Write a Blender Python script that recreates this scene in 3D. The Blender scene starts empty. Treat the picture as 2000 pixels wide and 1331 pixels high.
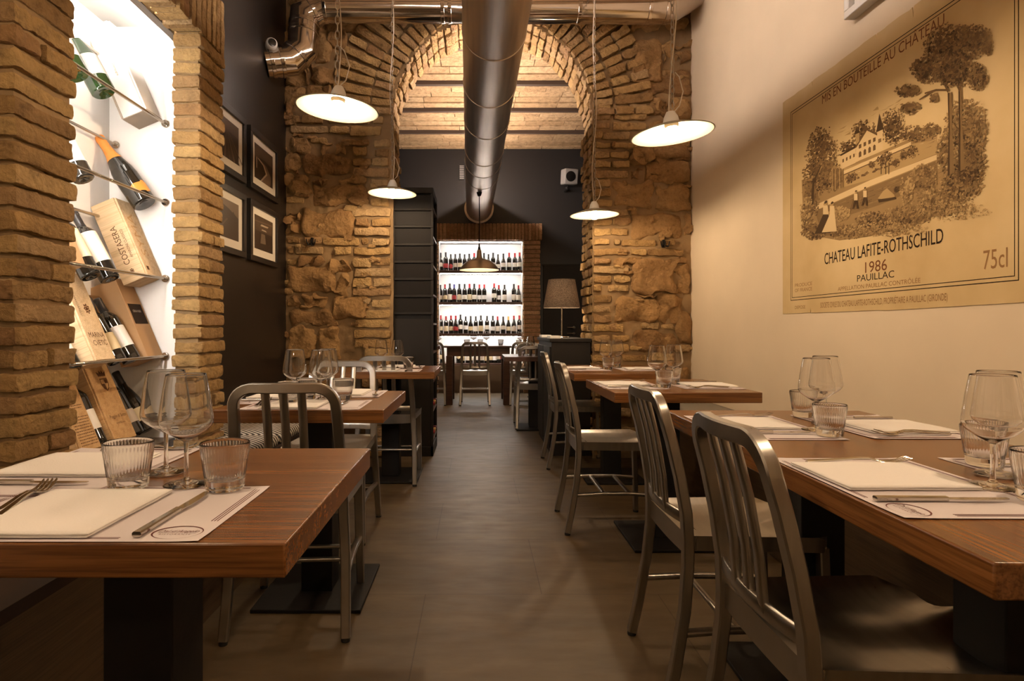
import bpy, bmesh, math, random
from mathutils import Vector, Matrix, noise
SC = bpy.context.scene
COL = SC.collection
PI = math.pi
V = Vector
rnd = random.Random(7)

# ------------------------------------------------------------------ camera, exposure, world
EYE = 1.03; F = 1200.0; VX = 932.0; VY = 642.0
cam_d = bpy.data.cameras.new('camera'); cam = bpy.data.objects.new('camera', cam_d); COL.objects.link(cam)
cam.location = (0, 0, EYE); cam.rotation_euler = (PI/2, 0, 0)
cam_d.sensor_width = 36; cam_d.lens = F/2000*36; cam_d.clip_start = .02
cam_d.shift_x = (1000-VX)/2000; cam_d.shift_y = (VY-665.5)/2000
SC.camera = cam
vs = SC.view_settings
vs.view_transform = 'Standard'; vs.look = 'None'; vs.exposure = 0.0; vs.gamma = 1.0; vs.use_curve_mapping = False
SC.cycles.max_bounces = 26; SC.cycles.diffuse_bounces = 4; SC.cycles.glossy_bounces = 6; SC.cycles.transmission_bounces = 26
SC.cycles.sample_clamp_indirect = 4.0; SC.cycles.blur_glossy = 1.0
w = bpy.data.worlds.new('world'); SC.world = w; w.use_nodes = True
w.node_tree.nodes['Background'].inputs[0].default_value = (.9, .6, .35, 1); w.node_tree.nodes['Background'].inputs[1].default_value = .005

# strengths of the lamps (each lamp is built further down)
BULB = 740.0; TUBE_FRONT = 175.0; TUBE_BACK = 340.0; NICHE = 150.0; NICHE_SIDE = 260.0; SHELF = 70.0; BELL = 420.0; SHADE = 260.0
WARM = (1.0, .725, .46); NEUTRAL = (1.0, .80, .67); COOL = (1.0, .92, .84)

def P(px, py, d): return V(((px-VX)*d/F, d, EYE-(py-VY)*d/F))

# ------------------------------------------------------------------ materials
def mat(name):
    m = bpy.data.materials.new(name); m.use_nodes = True
    nt = m.node_tree
    return m, nt, nt.nodes['Principled BSDF']
def N(nt, t, **kw):
    n = nt.nodes.new(t)
    for k, v in kw.items():
        if k in n.inputs: n.inputs[k].default_value = v
        else: setattr(n, k, v)
    return n
def ramp(nt, fac, stops):
    r = nt.nodes.new('ShaderNodeValToRGB'); e = r.color_ramp.elements
    while len(e) < len(stops): e.new(.5)
    for i, (p, c) in enumerate(stops): e[i].position = p; e[i].color = (*c, 1)
    nt.links.new(fac, r.inputs[0]); return r.outputs[0]
def coords(nt, scale=(1, 1, 1), kind='Object'):
    tc = nt.nodes.new('ShaderNodeTexCoord'); mp = nt.nodes.new('ShaderNodeMapping'); mp.inputs['Scale'].default_value = scale
    nt.links.new(tc.outputs[kind], mp.inputs[0]); return mp.outputs[0]
def bump(nt, b, h, strength=.3, dist=.01):
    n = N(nt, 'ShaderNodeBump', Strength=strength, Distance=dist); nt.links.new(h, n.inputs['Height']); nt.links.new(n.outputs[0], b.inputs['Normal'])
def mixc(nt, fac, a, b, mode='MULTIPLY'):
    x = nt.nodes.new('ShaderNodeMix'); x.data_type = 'RGBA'; x.blend_type = mode
    for s, v in ((0, fac), (6, a), (7, b)):
        if hasattr(v, 'is_linked'): nt.links.new(v, x.inputs[s])
        else: x.inputs[s].default_value = v if s == 0 else (*v, 1)
    return x.outputs[2]
def plain(name, c, rough=.5, metal=0.0, spec=.5, bumpy=0, bscale=60, var=0):
    m, nt, b = mat(name)
    b.inputs['Base Color'].default_value = (*c, 1); b.inputs['Roughness'].default_value = rough; b.inputs['Metallic'].default_value = metal
    b.inputs['Specular IOR Level'].default_value = spec
    if bumpy or var:
        n = N(nt, 'ShaderNodeTexNoise', Scale=bscale, Detail=6.0); nt.links.new(coords(nt), n.inputs['Vector'])
        if bumpy: bump(nt, b, n.outputs[0], bumpy, .004)
        if var:
            n2 = N(nt, 'ShaderNodeTexNoise', Scale=3.0, Detail=5.0); nt.links.new(coords(nt), n2.inputs['Vector'])
            nt.links.new(ramp(nt, n2.outputs[0], [(.3, [x*(1-var) for x in c]), (.7, [min(1, x*(1+var)) for x in c])]), b.inputs['Base Color'])
    return m
def emit(name, c, s):
    m, nt, b = mat(name)
    b.inputs['Base Color'].default_value = (.8, .8, .8, 1)
    b.inputs['Emission Color'].default_value = (*c, 1); b.inputs['Emission Strength'].default_value = s
    return m
def brick_mat(name, stops, rough=.85, fine=55):
    m, nt, b = mat(name)
    g = nt.nodes.new('ShaderNodeNewGeometry'); co = coords(nt)
    c1 = ramp(nt, g.outputs['Random Per Island'], stops)
    n = N(nt, 'ShaderNodeTexNoise', Scale=17.0, Detail=11.0, Roughness=.72); nt.links.new(co, n.inputs['Vector'])
    c2 = ramp(nt, n.outputs[0], [(.25, (.34, .31, .29)), (.45, (.84, .82, .79)), (.62, (1.05, 1.03, 1.0)), (.8, (1.35, 1.33, 1.28))])
    nt.links.new(mixc(nt, 1.0, c1, c2), b.inputs['Base Color'])
    n2 = N(nt, 'ShaderNodeTexNoise', Scale=fine, Detail=9.0, Roughness=.7); nt.links.new(co, n2.inputs['Vector'])
    v = N(nt, 'ShaderNodeTexVoronoi', Scale=fine*1.1); nt.links.new(co, v.inputs['Vector'])
    ad = N(nt, 'ShaderNodeMath', operation='ADD'); nt.links.new(n2.outputs[0], ad.inputs[0])
    mu = N(nt, 'ShaderNodeMath', operation='MULTIPLY'); nt.links.new(v.outputs[0], mu.inputs[0]); mu.inputs[1].default_value = .35
    nt.links.new(mu.outputs[0], ad.inputs[1])
    bump(nt, b, ad.outputs[0], 1.0, .022)
    b.inputs['Roughness'].default_value = rough; b.inputs['Specular IOR Level'].default_value = .25
    return m
def wood(name, dark, mid, light, scale=1.0, rough=.3, axis=0, spec=.5, fine=1.0):
    m, nt, b = mat(name)
    s = [48.0*scale]*3; s[axis] = 2.0*scale
    co = coords(nt, s)
    n = N(nt, 'ShaderNodeTexNoise', Scale=1.0, Detail=7.0, Roughness=.62, Distortion=.6); nt.links.new(co, n.inputs['Vector'])
    s2 = [230.0*scale]*3; s2[axis] = 7.0*scale
    n2 = N(nt, 'ShaderNodeTexNoise', Scale=1.0, Detail=3.0); nt.links.new(coords(nt, s2), n2.inputs['Vector'])
    c = ramp(nt, n.outputs[0], [(.3, dark), (.48, mid), (.7, light)])
    c2 = ramp(nt, n2.outputs[0], [(.35, (1-.4*fine,)*3), (.55, (1, 1, 1))])
    nt.links.new(mixc(nt, 1.0, c, c2), b.inputs['Base Color'])
    b.inputs['Roughness'].default_value = rough; b.inputs['Specular IOR Level'].default_value = spec
    bump(nt, b, n2.outputs[0], .08, .002)
    return m
def metal(name, c, rough, stretch=None, bumpy=.0):
    m, nt, b = mat(name)
    b.inputs['Metallic'].default_value = 1.0; b.inputs['Roughness'].default_value = rough
    n = N(nt, 'ShaderNodeTexNoise', Scale=1.0, Detail=5.0); nt.links.new(coords(nt, stretch or (9, 9, 9)), n.inputs['Vector'])
    nt.links.new(ramp(nt, n.outputs[0], [(.3, [x*.82 for x in c]), (.7, c)]), b.inputs['Base Color'])
    mr = N(nt, 'ShaderNodeMapRange'); mr.inputs[3].default_value = rough*.8; mr.inputs[4].default_value = min(1, rough*1.3)
    nt.links.new(n.outputs[0], mr.inputs[0]); nt.links.new(mr.outputs[0], b.inputs['Roughness'])
    if bumpy: bump(nt, b, n.outputs[0], bumpy, .004)
    return m
def glass(name, c=(1, 1, 1), rough=0.0, ior=1.46):
    m, nt, b = mat(name)
    b.inputs['Base Color'].default_value = (*c, 1); b.inputs['Transmission Weight'].default_value = 1.0
    b.inputs['Roughness'].default_value = rough; b.inputs['IOR'].default_value = ior
    return m

M = {}
M['brick'] = brick_mat('roman_brick', [(0, (.30, .180, .075)), (.3, (.44, .275, .112)), (.6, (.54, .36, .155)), (.8, (.48, .33, .17)), (1, (.36, .205, .09))])
M['stone'] = brick_mat('tuff_stone', [(0, (.27, .155, .066)), (.5, (.36, .215, .09)), (1, (.44, .275, .12))], fine=34)
M['brick_far'] = brick_mat('red_brown_brick', [(0, (.36, .20, .11)), (.5, (.47, .28, .16)), (1, (.56, .36, .21))])
M['mortar'] = plain('lime_mortar', (.215, .14, .07), .95, bumpy=.9, bscale=45, var=.3, spec=.2)
M['plaster'] = plain('cream_plaster', (.74, .62, .46), .75, bumpy=.08, bscale=30, var=.03, spec=.3)
M['white_plaster'] = plain('white_plaster', (.86, .84, .81), .7, bumpy=.05, spec=.3)
M['dark_wall'] = plain('black_wall_paint', (.012, .0095, .0085), .36, bumpy=.06, bscale=12, var=.15)
M['far_dark'] = plain('blue_black_wall_paint', (.0058, .0050, .0056), .5, bumpy=.1, bscale=220)
M['ceil'] = brick_mat('ceiling_brick', [(0, (.46, .31, .17)), (.5, (.54, .38, .22)), (1, (.62, .45, .27))], fine=20)
M['beam'] = plain('dark_beam', (.05, .03, .02), .6)
def floor_mat():
    m, nt, b = mat('grey_brown_floor_tile'); co = coords(nt)
    n = N(nt, 'ShaderNodeTexNoise', Scale=2.2, Detail=9.0, Roughness=.62); nt.links.new(coords(nt, (1, 2.6, 1)), n.inputs['Vector'])
    c = ramp(nt, n.outputs[0], [(.3, (.056, .038, .018)), (.5, (.082, .056, .028)), (.72, (.116, .082, .044))])
    br = N(nt, 'ShaderNodeTexBrick', Scale=1.0, offset=.5); br.inputs['Color1'].default_value = (1, 1, 1, 1); br.inputs['Color2'].default_value = (.93, .92, .9, 1)
    br.inputs['Mortar'].default_value = (.55, .52, .5, 1); br.inputs['Mortar Size'].default_value = .0022; br.inputs['Brick Width'].default_value = .9; br.inputs['Row Height'].default_value = .62
    mp = N(nt, 'ShaderNodeMapping'); mp.inputs['Location'].default_value = (.2, .1, 0); nt.links.new(co, mp.inputs[0]); nt.links.new(mp.outputs[0], br.inputs['Vector'])
    nt.links.new(mixc(nt, 1.0, c, br.outputs[0]), b.inputs['Base Color'])
    n2 = N(nt, 'ShaderNodeTexNoise', Scale=7.0, Detail=6.0); nt.links.new(coords(nt, (1, 3, 1)), n2.inputs['Vector'])
    mr = N(nt, 'ShaderNodeMapRange'); mr.inputs[3].default_value = .36; mr.inputs[4].default_value = .62
    nt.links.new(n2.outputs[0], mr.inputs[0]); nt.links.new(mr.outputs[0], b.inputs['Roughness'])
    bump(nt, b, n2.outputs[0], .08, .004); b.inputs['Specular IOR Level'].default_value = .4
    return m
M['floor'] = floor_mat()
M['table'] = wood('oak_table_top', (.115, .043, .012), (.185, .074, .020), (.255, .108, .031), .9, .27, 0)
M['table_long'] = wood('oak_table_top_lengthwise', (.115, .043, .012), (.185, .074, .020), (.255, .108, .031), .9, .27, 1)
M['dark_wood'] = wood('dark_walnut', (.03, .012, .007), (.06, .024, .013), (.085, .034, .018), 1.0, .35, 0)
M['shelf_wood'] = wood('shelf_walnut', (.05, .022, .015), (.085, .038, .026), (.11, .05, .035), 1.0, .4, 0)
M['bench'] = wood('bench_wood', (.045, .026, .013), (.07, .042, .02), (.09, .055, .028), 1.0, .45, 1)
M['box_pale'] = wood('pale_pine', (.52, .36, .2), (.64, .46, .27), (.72, .55, .35), .8, .5, 2, .3, .4)
M['box_gold'] = wood('golden_pine', (.40, .22, .09), (.52, .31, .13), (.6, .38, .18), .8, .5, 2, .3, .4)
M['box_card'] = plain('brown_cardboard', (.42, .25, .12), .6, spec=.3)
M['box_white'] = plain('white_gift_card', (.82, .79, .75), .45)
M['box_trim'] = plain('taupe_card', (.30, .25, .2), .5)
M['alu'] = metal('brushed_aluminium', (.46, .435, .395), .29, (6, 60, 6))
M['steel'] = metal('polished_steel', (.72, .68, .62), .16)
M['cutlery'] = metal('cutlery_steel', (.60, .56, .50), .14, (3, 3, 3))
M['duct'] = metal('brushed_duct_steel', (.90, .80, .70), .40, (30, 1.2, 30))
M['duct_shiny'] = metal('shiny_duct_steel', (.78, .72, .66), .10, (3, 3, 3), .02)
M['black_iron'] = plain('black_iron', (.006, .005, .0045), .6, spec=.22, bumpy=.1)
M['black_rubber'] = plain('black_rubber', (.012, .011, .01), .7)
M['black_paint'] = plain('charcoal_cabinet_paint', (.012, .0098, .0080), .6, spec=.22, bumpy=.05)
M['glass'] = glass('clear_glass')
M['mat_paper'] = plain('grey_white_paper', (.70, .645, .665), .8, spec=.2, bumpy=.05)
M['mat_ink'] = plain('maroon_print', (.13, .05, .05), .8, spec=.1)
M['napkin'] = plain('ivory_paper_napkin', (.90, .87, .84), .9, spec=.1, bumpy=.25, bscale=300)
M['enamel'] = plain('cream_enamel', (.30, .28, .215), .4)
M['porcelain'] = plain('white_porcelain', (.8, .78, .74), .3)
M['chain'] = metal('chain_steel', (.42, .36, .28), .4)
M['cord'] = plain('cream_cord', (.68, .6, .48), .7)
M['bulb'] = emit('lit_bulb', WARM, BULB)
M['bottle'] = plain('dark_bottle_glass', (.010, .009, .007), .06, spec=.7)
M['bottle_green'] = plain('green_bottle_glass', (.012, .03, .008), .06, spec=.7)
M['black_lens'] = plain('black_gloss', (.008, .008, .008), .15)
M['grey_plastic'] = plain('grey_plastic', (.32, .31, .30), .5)
M['white_plastic'] = plain('white_plastic', (.72, .70, .66), .4)
M['ink'] = plain('black_ink', (.022, .012, .006), .8, spec=.1)
M['ink_brown'] = plain('brown_ink', (.16, .06, .025), .8, spec=.1)
M['ink_faint'] = plain('faint_ink', (.27, .15, .065), .8, spec=.1)
M['burn'] = plain('burnt_brand', (.10, .045, .02), .8, spec=.1)
M['frame_black'] = plain('black_frame', (.012, .010, .009), .4)
M['picture_mat'] = plain('ivory_mat_board', (.66, .60, .50), .8, spec=.2)
LABELS = [(.78, .72, .6), (.72, .62, .42), (.8, .78, .74), (.62, .5, .3), (.35, .05, .05), (.5, .42, .33)]
LAB = [plain('paper_label_%s' % n, c, .7, spec=.2) for n, c in zip(('ivory', 'straw', 'white', 'tan', 'crimson', 'grey'), LABELS)]
CAPS = {'black': (.012, .010, .010), 'red': (.30, .012, .015), 'blue': (.03, .03, .16), 'gold': (.5, .3, .08), 'white': (.7, .68, .64), 'burgundy': (.09, .01, .02)}
CAP = {k: plain('capsule_'+k, c, .4) for k, c in CAPS.items()}
M['orange_foil'] = plain('orange_foil', (.70, .26, .05), .35)

# ------------------------------------------------------------------ mesh helpers
class MB:
    def __init__(s): s.v = []; s.f = []; s.m = []
    def add(s, vs, fs, mi=0, X=None):
        o = len(s.v)
        s.v += [tuple(X @ V(p)) if X is not None else tuple(p) for p in vs]
        s.f += [tuple(i+o for i in f) for f in fs]; s.m += [mi]*len(fs); return s
    def box(s, x0, x1, y0, y1, z0, z1, mi=0, X=None):
        vs = [(x, y, z) for x in (x0, x1) for y in (y0, y1) for z in (z0, z1)]
        return s.add(vs, [(0, 1, 3, 2), (4, 6, 7, 5), (0, 4, 5, 1), (2, 3, 7, 6), (0, 2, 6, 4), (1, 5, 7, 3)], mi, X)
    def lathe(s, prof, n=32, mi=0, X=None, rib=None):
        vs, fs = [], []; idx = []
        for k, (r, z) in enumerate(prof):
            if r < 1e-6: idx.append([len(vs)]*n); vs.append((0, 0, z)); continue
            row = []
            for i in range(n):
                a = 2*PI*i/n; q = r*(1+(rib(k, i) if rib else 0)); row.append(len(vs)); vs.append((q*math.cos(a), q*math.sin(a), z))
            idx.append(row)
        for k in range(len(prof)-1):
            A, B = idx[k], idx[k+1]
            for i in range(n):
                j = (i+1) % n; q = [A[i], A[j], B[j], B[i]]; q = [q[t] for t in range(4) if q[t] != q[t-1]]
                if len(set(q)) > 2: fs.append(tuple(q))
        return s.add(vs, fs, mi, X)
    def sweep(s, path, hw, ht, ref, mi=0, X=None, rnd_=.35, closed=False):
        """rounded rectangular bar: hw along ref x tangent, ht along the other side"""
        path = [V(p) for p in path]; n = len(path); rows = []; vs = []; fs = []
        for i, p in enumerate(path):
            a = path[i-1] if i else p; b = path[i+1] if i < n-1 else p
            t = (b-a).normalized(); rf = V(ref(i/(n-1)) if callable(ref) else ref)
            w_ = rf.cross(t).normalized(); u = t.cross(w_).normalized()
            W = hw(i/(n-1)) if callable(hw) else hw; T = ht(i/(n-1)) if callable(ht) else ht
            c = min(W, T)*rnd_; row = []
            for (sx, sy) in ((W-c, T), (-W+c, T), (-W, T-c), (-W, -T+c), (-W+c, -T), (W-c, -T), (W, -T+c), (W, T-c)):
                row.append(len(vs)); vs.append(tuple(p+w_*sx+u*sy))
            rows.append(row)
        for a, b in zip(rows, rows[1:]):
            for i in range(8): fs.append((a[i], a[(i+1) % 8], b[(i+1) % 8], b[i]))
        fs.append(tuple(reversed(rows[0]))); fs.append(tuple(rows[-1]))
        return s.add(vs, fs, mi, X)
    def tube(s, path, r, n=10, mi=0, X=None, caps=True, mitre=True):
        path = [V(p) for p in path]; L = len(path); vs = []; fs = []; rows = []; u = None
        for i, p in enumerate(path):
            a = (p-path[i-1]).normalized() if i else (path[1]-p).normalized()
            b = (path[i+1]-p).normalized() if i < L-1 else a
            t = (a+b).normalized()
            if u is None:
                u = t.orthogonal().normalized()
            u = (u-t*u.dot(t)).normalized(); w_ = t.cross(u)
            k = (a-b); kk = 1.0
            if mitre and k.length > 1e-4:
                c = max(.3, math.cos(a.angle(b)/2)); kd = k.normalized()
            else: c = 1; kd = None
            R = r(i/(L-1)) if callable(r) else r; row = []
            for j in range(n):
                q = (u*math.cos(2*PI*j/n)+w_*math.sin(2*PI*j/n))*R
                if kd is not None: q = q+kd*q.dot(kd)*(1/c-1)
                row.append(len(vs)); vs.append(tuple(p+q))
            rows.append(row)
        for a, b in zip(rows, rows[1:]):
            for i in range(n): fs.append((a[i], a[(i+1) % n], b[(i+1) % n], b[i]))
        if caps: fs.append(tuple(reversed(rows[0]))); fs.append(tuple(rows[-1]))
        return s.add(vs, fs, mi, X)
    def prism(s, pts, y0, y1, mi=0, X=None):
        """polygon in x,z extruded along y"""
        n = len(pts); vs = [(x, y0, z) for x, z in pts]+[(x, y1, z) for x, z in pts]
        fs = [tuple(range(n)), tuple(range(2*n-1, n-1, -1))]+[(i, i+n, (i+1) % n+n, (i+1) % n) for i in range(n)]
        return s.add(vs, fs, mi, X)
    def poly(s, pts, mi=0, X=None): return s.add(pts, [tuple(range(len(pts)))], mi, X)
    def rough(s, c, size, seg=.03, r=.008, amp=.004, warp=.01, mi=0, X=None, nmax=14, freq=22):
        """brick or stone: a box with worn edges and an uneven surface"""
        c = V(c); h = [x/2 for x in size]; nn = [max(2, min(nmax, round(x/seg))) for x in size]
        so = V((rnd.uniform(0, 90), rnd.uniform(0, 90), rnd.uniform(0, 90))); ix = {}; vs = []; fs = []
        rr = min(r, min(h)*.9); lf = 1.2/max(size)
        def vid(i, j, k):
            key = (i, j, k)
            if key in ix: return ix[key]
            p = [((a/n)*2-1)*hh for a, n, hh in zip(key, nn, h)]
            q = [max(-(hh-rr), min(hh-rr, x)) for x, hh in zip(p, h)]
            d = V(p)-V(q); 
            if d.length > 1e-9: d = d.normalized()*rr
            x = V(q)+d
            x += noise.noise_vector(x*lf*2+so)*warp + noise.noise_vector(x*freq+so)*amp + noise.noise_vector(x*freq*2.7+so)*(amp*.5)
            ix[key] = len(vs); vs.append(tuple(c+x)); return ix[key]
        a, b, e = nn
        for i in range(a):
            for j in range(b):
                fs.append((vid(i, j, 0), vid(i, j+1, 0), vid(i+1, j+1, 0), vid(i+1, j, 0)))
                fs.append((vid(i, j, e), vid(i+1, j, e), vid(i+1, j+1, e), vid(i, j+1, e)))
        for i in range(a):
            for k in range(e):
                fs.append((vid(i, 0, k), vid(i+1, 0, k), vid(i+1, 0, k+1), vid(i, 0, k+1)))
                fs.append((vid(i, b, k), vid(i, b, k+1), vid(i+1, b, k+1), vid(i+1, b, k)))
        for j in range(b):
            for k in range(e):
                fs.append((vid(0, j, k), vid(0, j, k+1), vid(0, j+1, k+1), vid(0, j+1, k)))
                fs.append((vid(a, j, k), vid(a, j+1, k), vid(a, j+1, k+1), vid(a, j, k+1)))
        return s.add(vs, fs, mi, X)
    def text(s, string, size, X, mi=0, align='CENTER', shear=0, sx=1.0, space=1.0, bold=0):
        cu = bpy.data.curves.new('t', 'FONT'); cu.body = string; cu.size = size; cu.align_x = align; cu.align_y = 'CENTER'; cu.shear = shear
        cu.space_character = space; cu.resolution_u = 3; cu.offset = bold
        o = bpy.data.objects.new('t', cu); COL.objects.link(o)
        me = bpy.data.meshes.new_from_object(o)
        s.add([(v.co.x*sx, v.co.y, 0) for v in me.vertices], [tuple(p.vertices) for p in me.polygons], mi, X)
        bpy.data.objects.remove(o); bpy.data.curves.remove(cu); bpy.data.meshes.remove(me); return s
    def build(s, name, mats, parent=None, smooth=True, bevel=0, sharp=40, segs=2):
        me = bpy.data.meshes.new(name); me.from_pydata(s.v, [], s.f)
        mats = mats if isinstance(mats, (list, tuple)) else [mats]
        for m in mats: me.materials.append(m)
        if len(mats) > 1: me.polygons.foreach_set('material_index', s.m)
        bm = bmesh.new(); bm.from_mesh(me); bmesh.ops.recalc_face_normals(bm, faces=bm.faces); bm.to_mesh(me); bm.free()
        if smooth:
            me.polygons.foreach_set('use_smooth', [True]*len(me.polygons)); me.set_sharp_from_angle(angle=math.radians(sharp))
        me.update()
        o = bpy.data.objects.new(name, me); COL.objects.link(o)
        if parent is not None: o.parent = parent
        if bevel:
            b = o.modifiers.new('bevel', 'BEVEL'); b.width = bevel; b.segments = segs; b.limit_method = 'ANGLE'; b.angle_limit = math.radians(40)
        return o
def dens(prof, e=.0012):
    out = []
    for (r0, z0), (r1, z1) in zip(prof, prof[1:]):
        L = math.hypot(r1-r0, z1-z0); out.append((r0, z0))
        if L > 3.2*e:
            for t in (e/L, .35, .65, 1-e/L): out.append((r0+(r1-r0)*t, z0+(z1-z0)*t))
    return out+[prof[-1]]
def axes(o, x, y, z): return Matrix(((x[0], y[0], z[0], o[0]), (x[1], y[1], z[1], o[1]), (x[2], y[2], z[2], o[2]), (0, 0, 0, 1)))
def T(x, y=0, z=0): return Matrix.Translation(V((x, y, z)) if not isinstance(x, V) else x)
def RZ(a): return Matrix.Rotation(a, 4, 'Z')
def RX(a): return Matrix.Rotation(a, 4, 'X')
def RY(a): return Matrix.Rotation(a, 4, 'Y')

def tag(o, label, cat, group=None):
    o['label'] = label; o['category'] = cat
    if group: o['group'] = group
    elif 'group' in o: del o['group']
    return o
def thing(name, label, cat, X=None, group=None):
    o = bpy.data.objects.new(name, None); COL.objects.link(o); o.empty_display_size = .05
    if X is not None: o.matrix_world = X if isinstance(X, Matrix) else T(V(X))
    return tag(o, label, cat, group)
def struct(name, mb, mats, **kw):
    o = mb.build(name, mats, **kw); o['kind'] = 'structure'; return o
def kids(o): return [c for c in bpy.data.objects if c.parent == o]
TREE = {}
def remember(o):
    TREE[o.name] = [(c, kids(c)) for c in kids(o)]; return o
def dup(src, X, label, group=None):
    """copy of a thing with copies of its parts and sub-parts"""
    r = src.copy(); COL.objects.link(r); r.matrix_world = X
    tag(r, label, src['category'], group or src.get('group'))
    for c, gs in TREE[src.name]:
        k = c.copy(); COL.objects.link(k); k.parent = r
        for g in gs: q = g.copy(); COL.objects.link(q); q.parent = k
    return r

# ------------------------------------------------------------------ room shell
YA = 4.85; XL = -1.52; XR = 1.70; XP = -1.22; YF = 9.85; YB = -3.2
struct('floor', MB().box(-3, 3, YB, YF+.5, -.1, 0), M['floor'])
def grid_wall(mb, fn, nu, nv, amp, keep=None, mi=0):
    vs = []; fs = []
    for i in range(nu+1):
        for j in range(nv+1):
            p, n = fn(i/nu, j/nv); q = V(p); vs.append(tuple(q+V(n)*(noise.noise(q*7)+.7*noise.noise(q*19)+.4*noise.noise(q*47))*amp))
    for i in range(nu):
        for j in range(nv):
            p, _ = fn((i+.5)/nu, (j+.5)/nv)
            if keep is None or keep(V(p)): a = i*(nv+1)+j; fs.append((a, a+1, a+nv+2, a+nv+1))
    mb.add(vs, fs, mi)
ZC1 = 3.75; ZC2 = 3.90
def brick_ceiling(name, x0, x1, y0, y1, z, beams):
    mb = MB(); ys = [y0]+beams+[y1]
    mb.box(x0, x1, y0, y1, z+.06, z+.12, 1)
    for a, b in zip(ys, ys[1:]):
        n = 5
        for k in range(n):
            u0 = a+.03+(b-a-.06)*k/n; u1 = a+.03+(b-a-.06)*(k+1)/n-.006
            x = x0-rnd.uniform(0, .4)
            while x < x1:
                L = rnd.uniform(.5, .62); zz = z+.05*math.sin(PI*(k+.5)/n)*.6
                mb.rough((x+L/2, (u0+u1)/2, zz+.03), (L-.006, u1-u0, .06), .2, .004, .002, .003, 0, nmax=4); x += L
    for y in beams: mb.box(x0, x1, y-.03, y+.03, z-.03, z+.06, 1)
    return struct(name, mb, [M['ceil'], M['beam']])
brick_ceiling('ceiling', -2.5, 2.5, 5.40, YF+.1, ZC2, [6.25, 7.17, 8.05, 8.95])
brick_ceiling('ceiling_front', -1.8, 1.8, YB, YA+.05, ZC1, [-2.3, -1.3, -.3, .7, 1.7, 2.7, 3.7])
struct('wall_right', MB().box(XR, XR+.1, YB, YA+.6, 0, 4.1), M['plaster'])
struct('wall_front', MB().box(-1.8, 1.8, YB-.1, YB, 0, 4.1), M['plaster'])
# dark wall with the pictures, and the thick wall that carries the wine niche
struct('wall_left', MB().box(XL-.1, XL, 2.94, YA+.3, 0, 4.1), M['dark_wall'])
NY0, NY1, NXB, NZC = 1.80, 2.79, -1.67, 2.40
mb = MB()
mb.box(NXB-.08, NXB, YB, NY1+.02, 0, 4.1)                       # back of the niche
mb.box(NXB, XP-.12, NY1, 2.94, 0, 4.1)                           # far cheek
mb.box(NXB, XP-.12, 1.64, NY0, 0, 4.1)                           # near cheek
mb.box(NXB, XP-.115, YB, 2.94, NZC, 4.1)                         # niche ceiling
mb.box(NXB, XP-.115, NY0, NY1, 0, .50)                           # niche sill block
struct('wall_niche', mb, M['white_plaster'], smooth=False)
# brick piers and lintel in front of the niche
def pier(mb, y0, y1, z1, course=.0615):
    z = .0; k = 0
    mb.box(XP-.112, XP-.012, y0+.012, y1-.012, 0, z1, 1)
    while z < z1-.02:
        h = course-.011+rnd.uniform(-.003, .004)
        if k % 2 and (y1-y0) > .2 and rnd.random() < .3:
            s_ = y0+(y1-y0)*rnd.choice((.42, .55))
            parts = [(y0, s_-.006), (s_+.006, y1)]
        else: parts = [(y0, y1)]
        for a, b in parts:
            j = rnd.uniform(-.006, .006)
            mb.rough((XP-.06+j, (a+b)/2+rnd.uniform(-.004, .004), z+h/2), (.125, b-a, h), .0115, .008, .0042, .006, 0, nmax=24, freq=42)
        z += course; k += 1
mb = MB(); pier(mb, 1.62, 1.868, 2.335); struct('wall_pier', mb, [M['brick'], M['mortar']])
mb = MB(); pier(mb, 2.70, 2.955, 2.335); struct('wall_pier', mb, [M['brick'], M['mortar']])
mb = MB(); mb.box(XP-.112, XP-.012, .2, 2.945, 2.345, 4.1, 1)
y = .2
while y < 2.95:
    wd = rnd.uniform(.046, .058)
    mb.rough((XP-.06+rnd.uniform(-.004, .004), y+wd/2, 2.335+.135+rnd.uniform(-.012, .006)), (.13, wd-.010, .27), .02, .008, .003, .004, 0, nmax=14); y += wd
for k in range(10):
    z = 2.62+k*.0615; y = .2-rnd.uniform(0, .2)
    while y < 2.9:
        L = min(rnd.uniform(.24, .29), 2.955-y); mb.rough((XP-.06, y+L/2, z+.025), (.125, L-.012, .05), .04, .008, .003, .004, 0, nmax=8); y += L
struct('wall_lintel', mb, [M['brick'], M['mortar']])
struct('trim_niche', MB().box(XP-.16, XP-.125, NY0, NY1, 2.335, 2.36), M['bench'])

# ------------------------------------------------------------------ stone arch wall
AC = .12; AR = .81; AZ = 2.715; YT = 5.42
JL, JR = AC-AR, AC+AR
def inside(x, z, g=0.0):
    return (abs(x-AC) < AR-g and z < AZ) or ((x-AC)**2+(z-AZ)**2 < (AR-g)**2 and z >= AZ)
mb = MB()
X0, X1, ZT = XL-.06, XR+.06, 4.1
grid_wall(mb, lambda u, v: ((X0+(X1-X0)*u, YA+.035, ZT*v), (0, -1, 0)), 190, 225, .017, lambda p: not inside(p.x, p.z, .02), 2)
arc = [(AC+(AR+.03)*math.cos(PI*k/32), AZ+(AR+.03)*math.sin(PI*k/32)) for k in range(33)]
hi = [(X0, 0), (X0, ZT), (AC, ZT)]+[(x, z) for x, z in arc if x <= AC]+[(JL-.03, 0)]
lo = [(AC, ZT), (X1, ZT), (X1, 0), (JR+.03, 0)]+[(x, z) for x, z in arc if x >= AC]
mb.prism(hi, YA+.06, YT, 2); mb.prism(lo, YA+.06, YT, 2)
PM = 1200/YA
def wx(px): return (px-VX)/PM
def wz(py): return EYE-(py-VY)/PM
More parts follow.
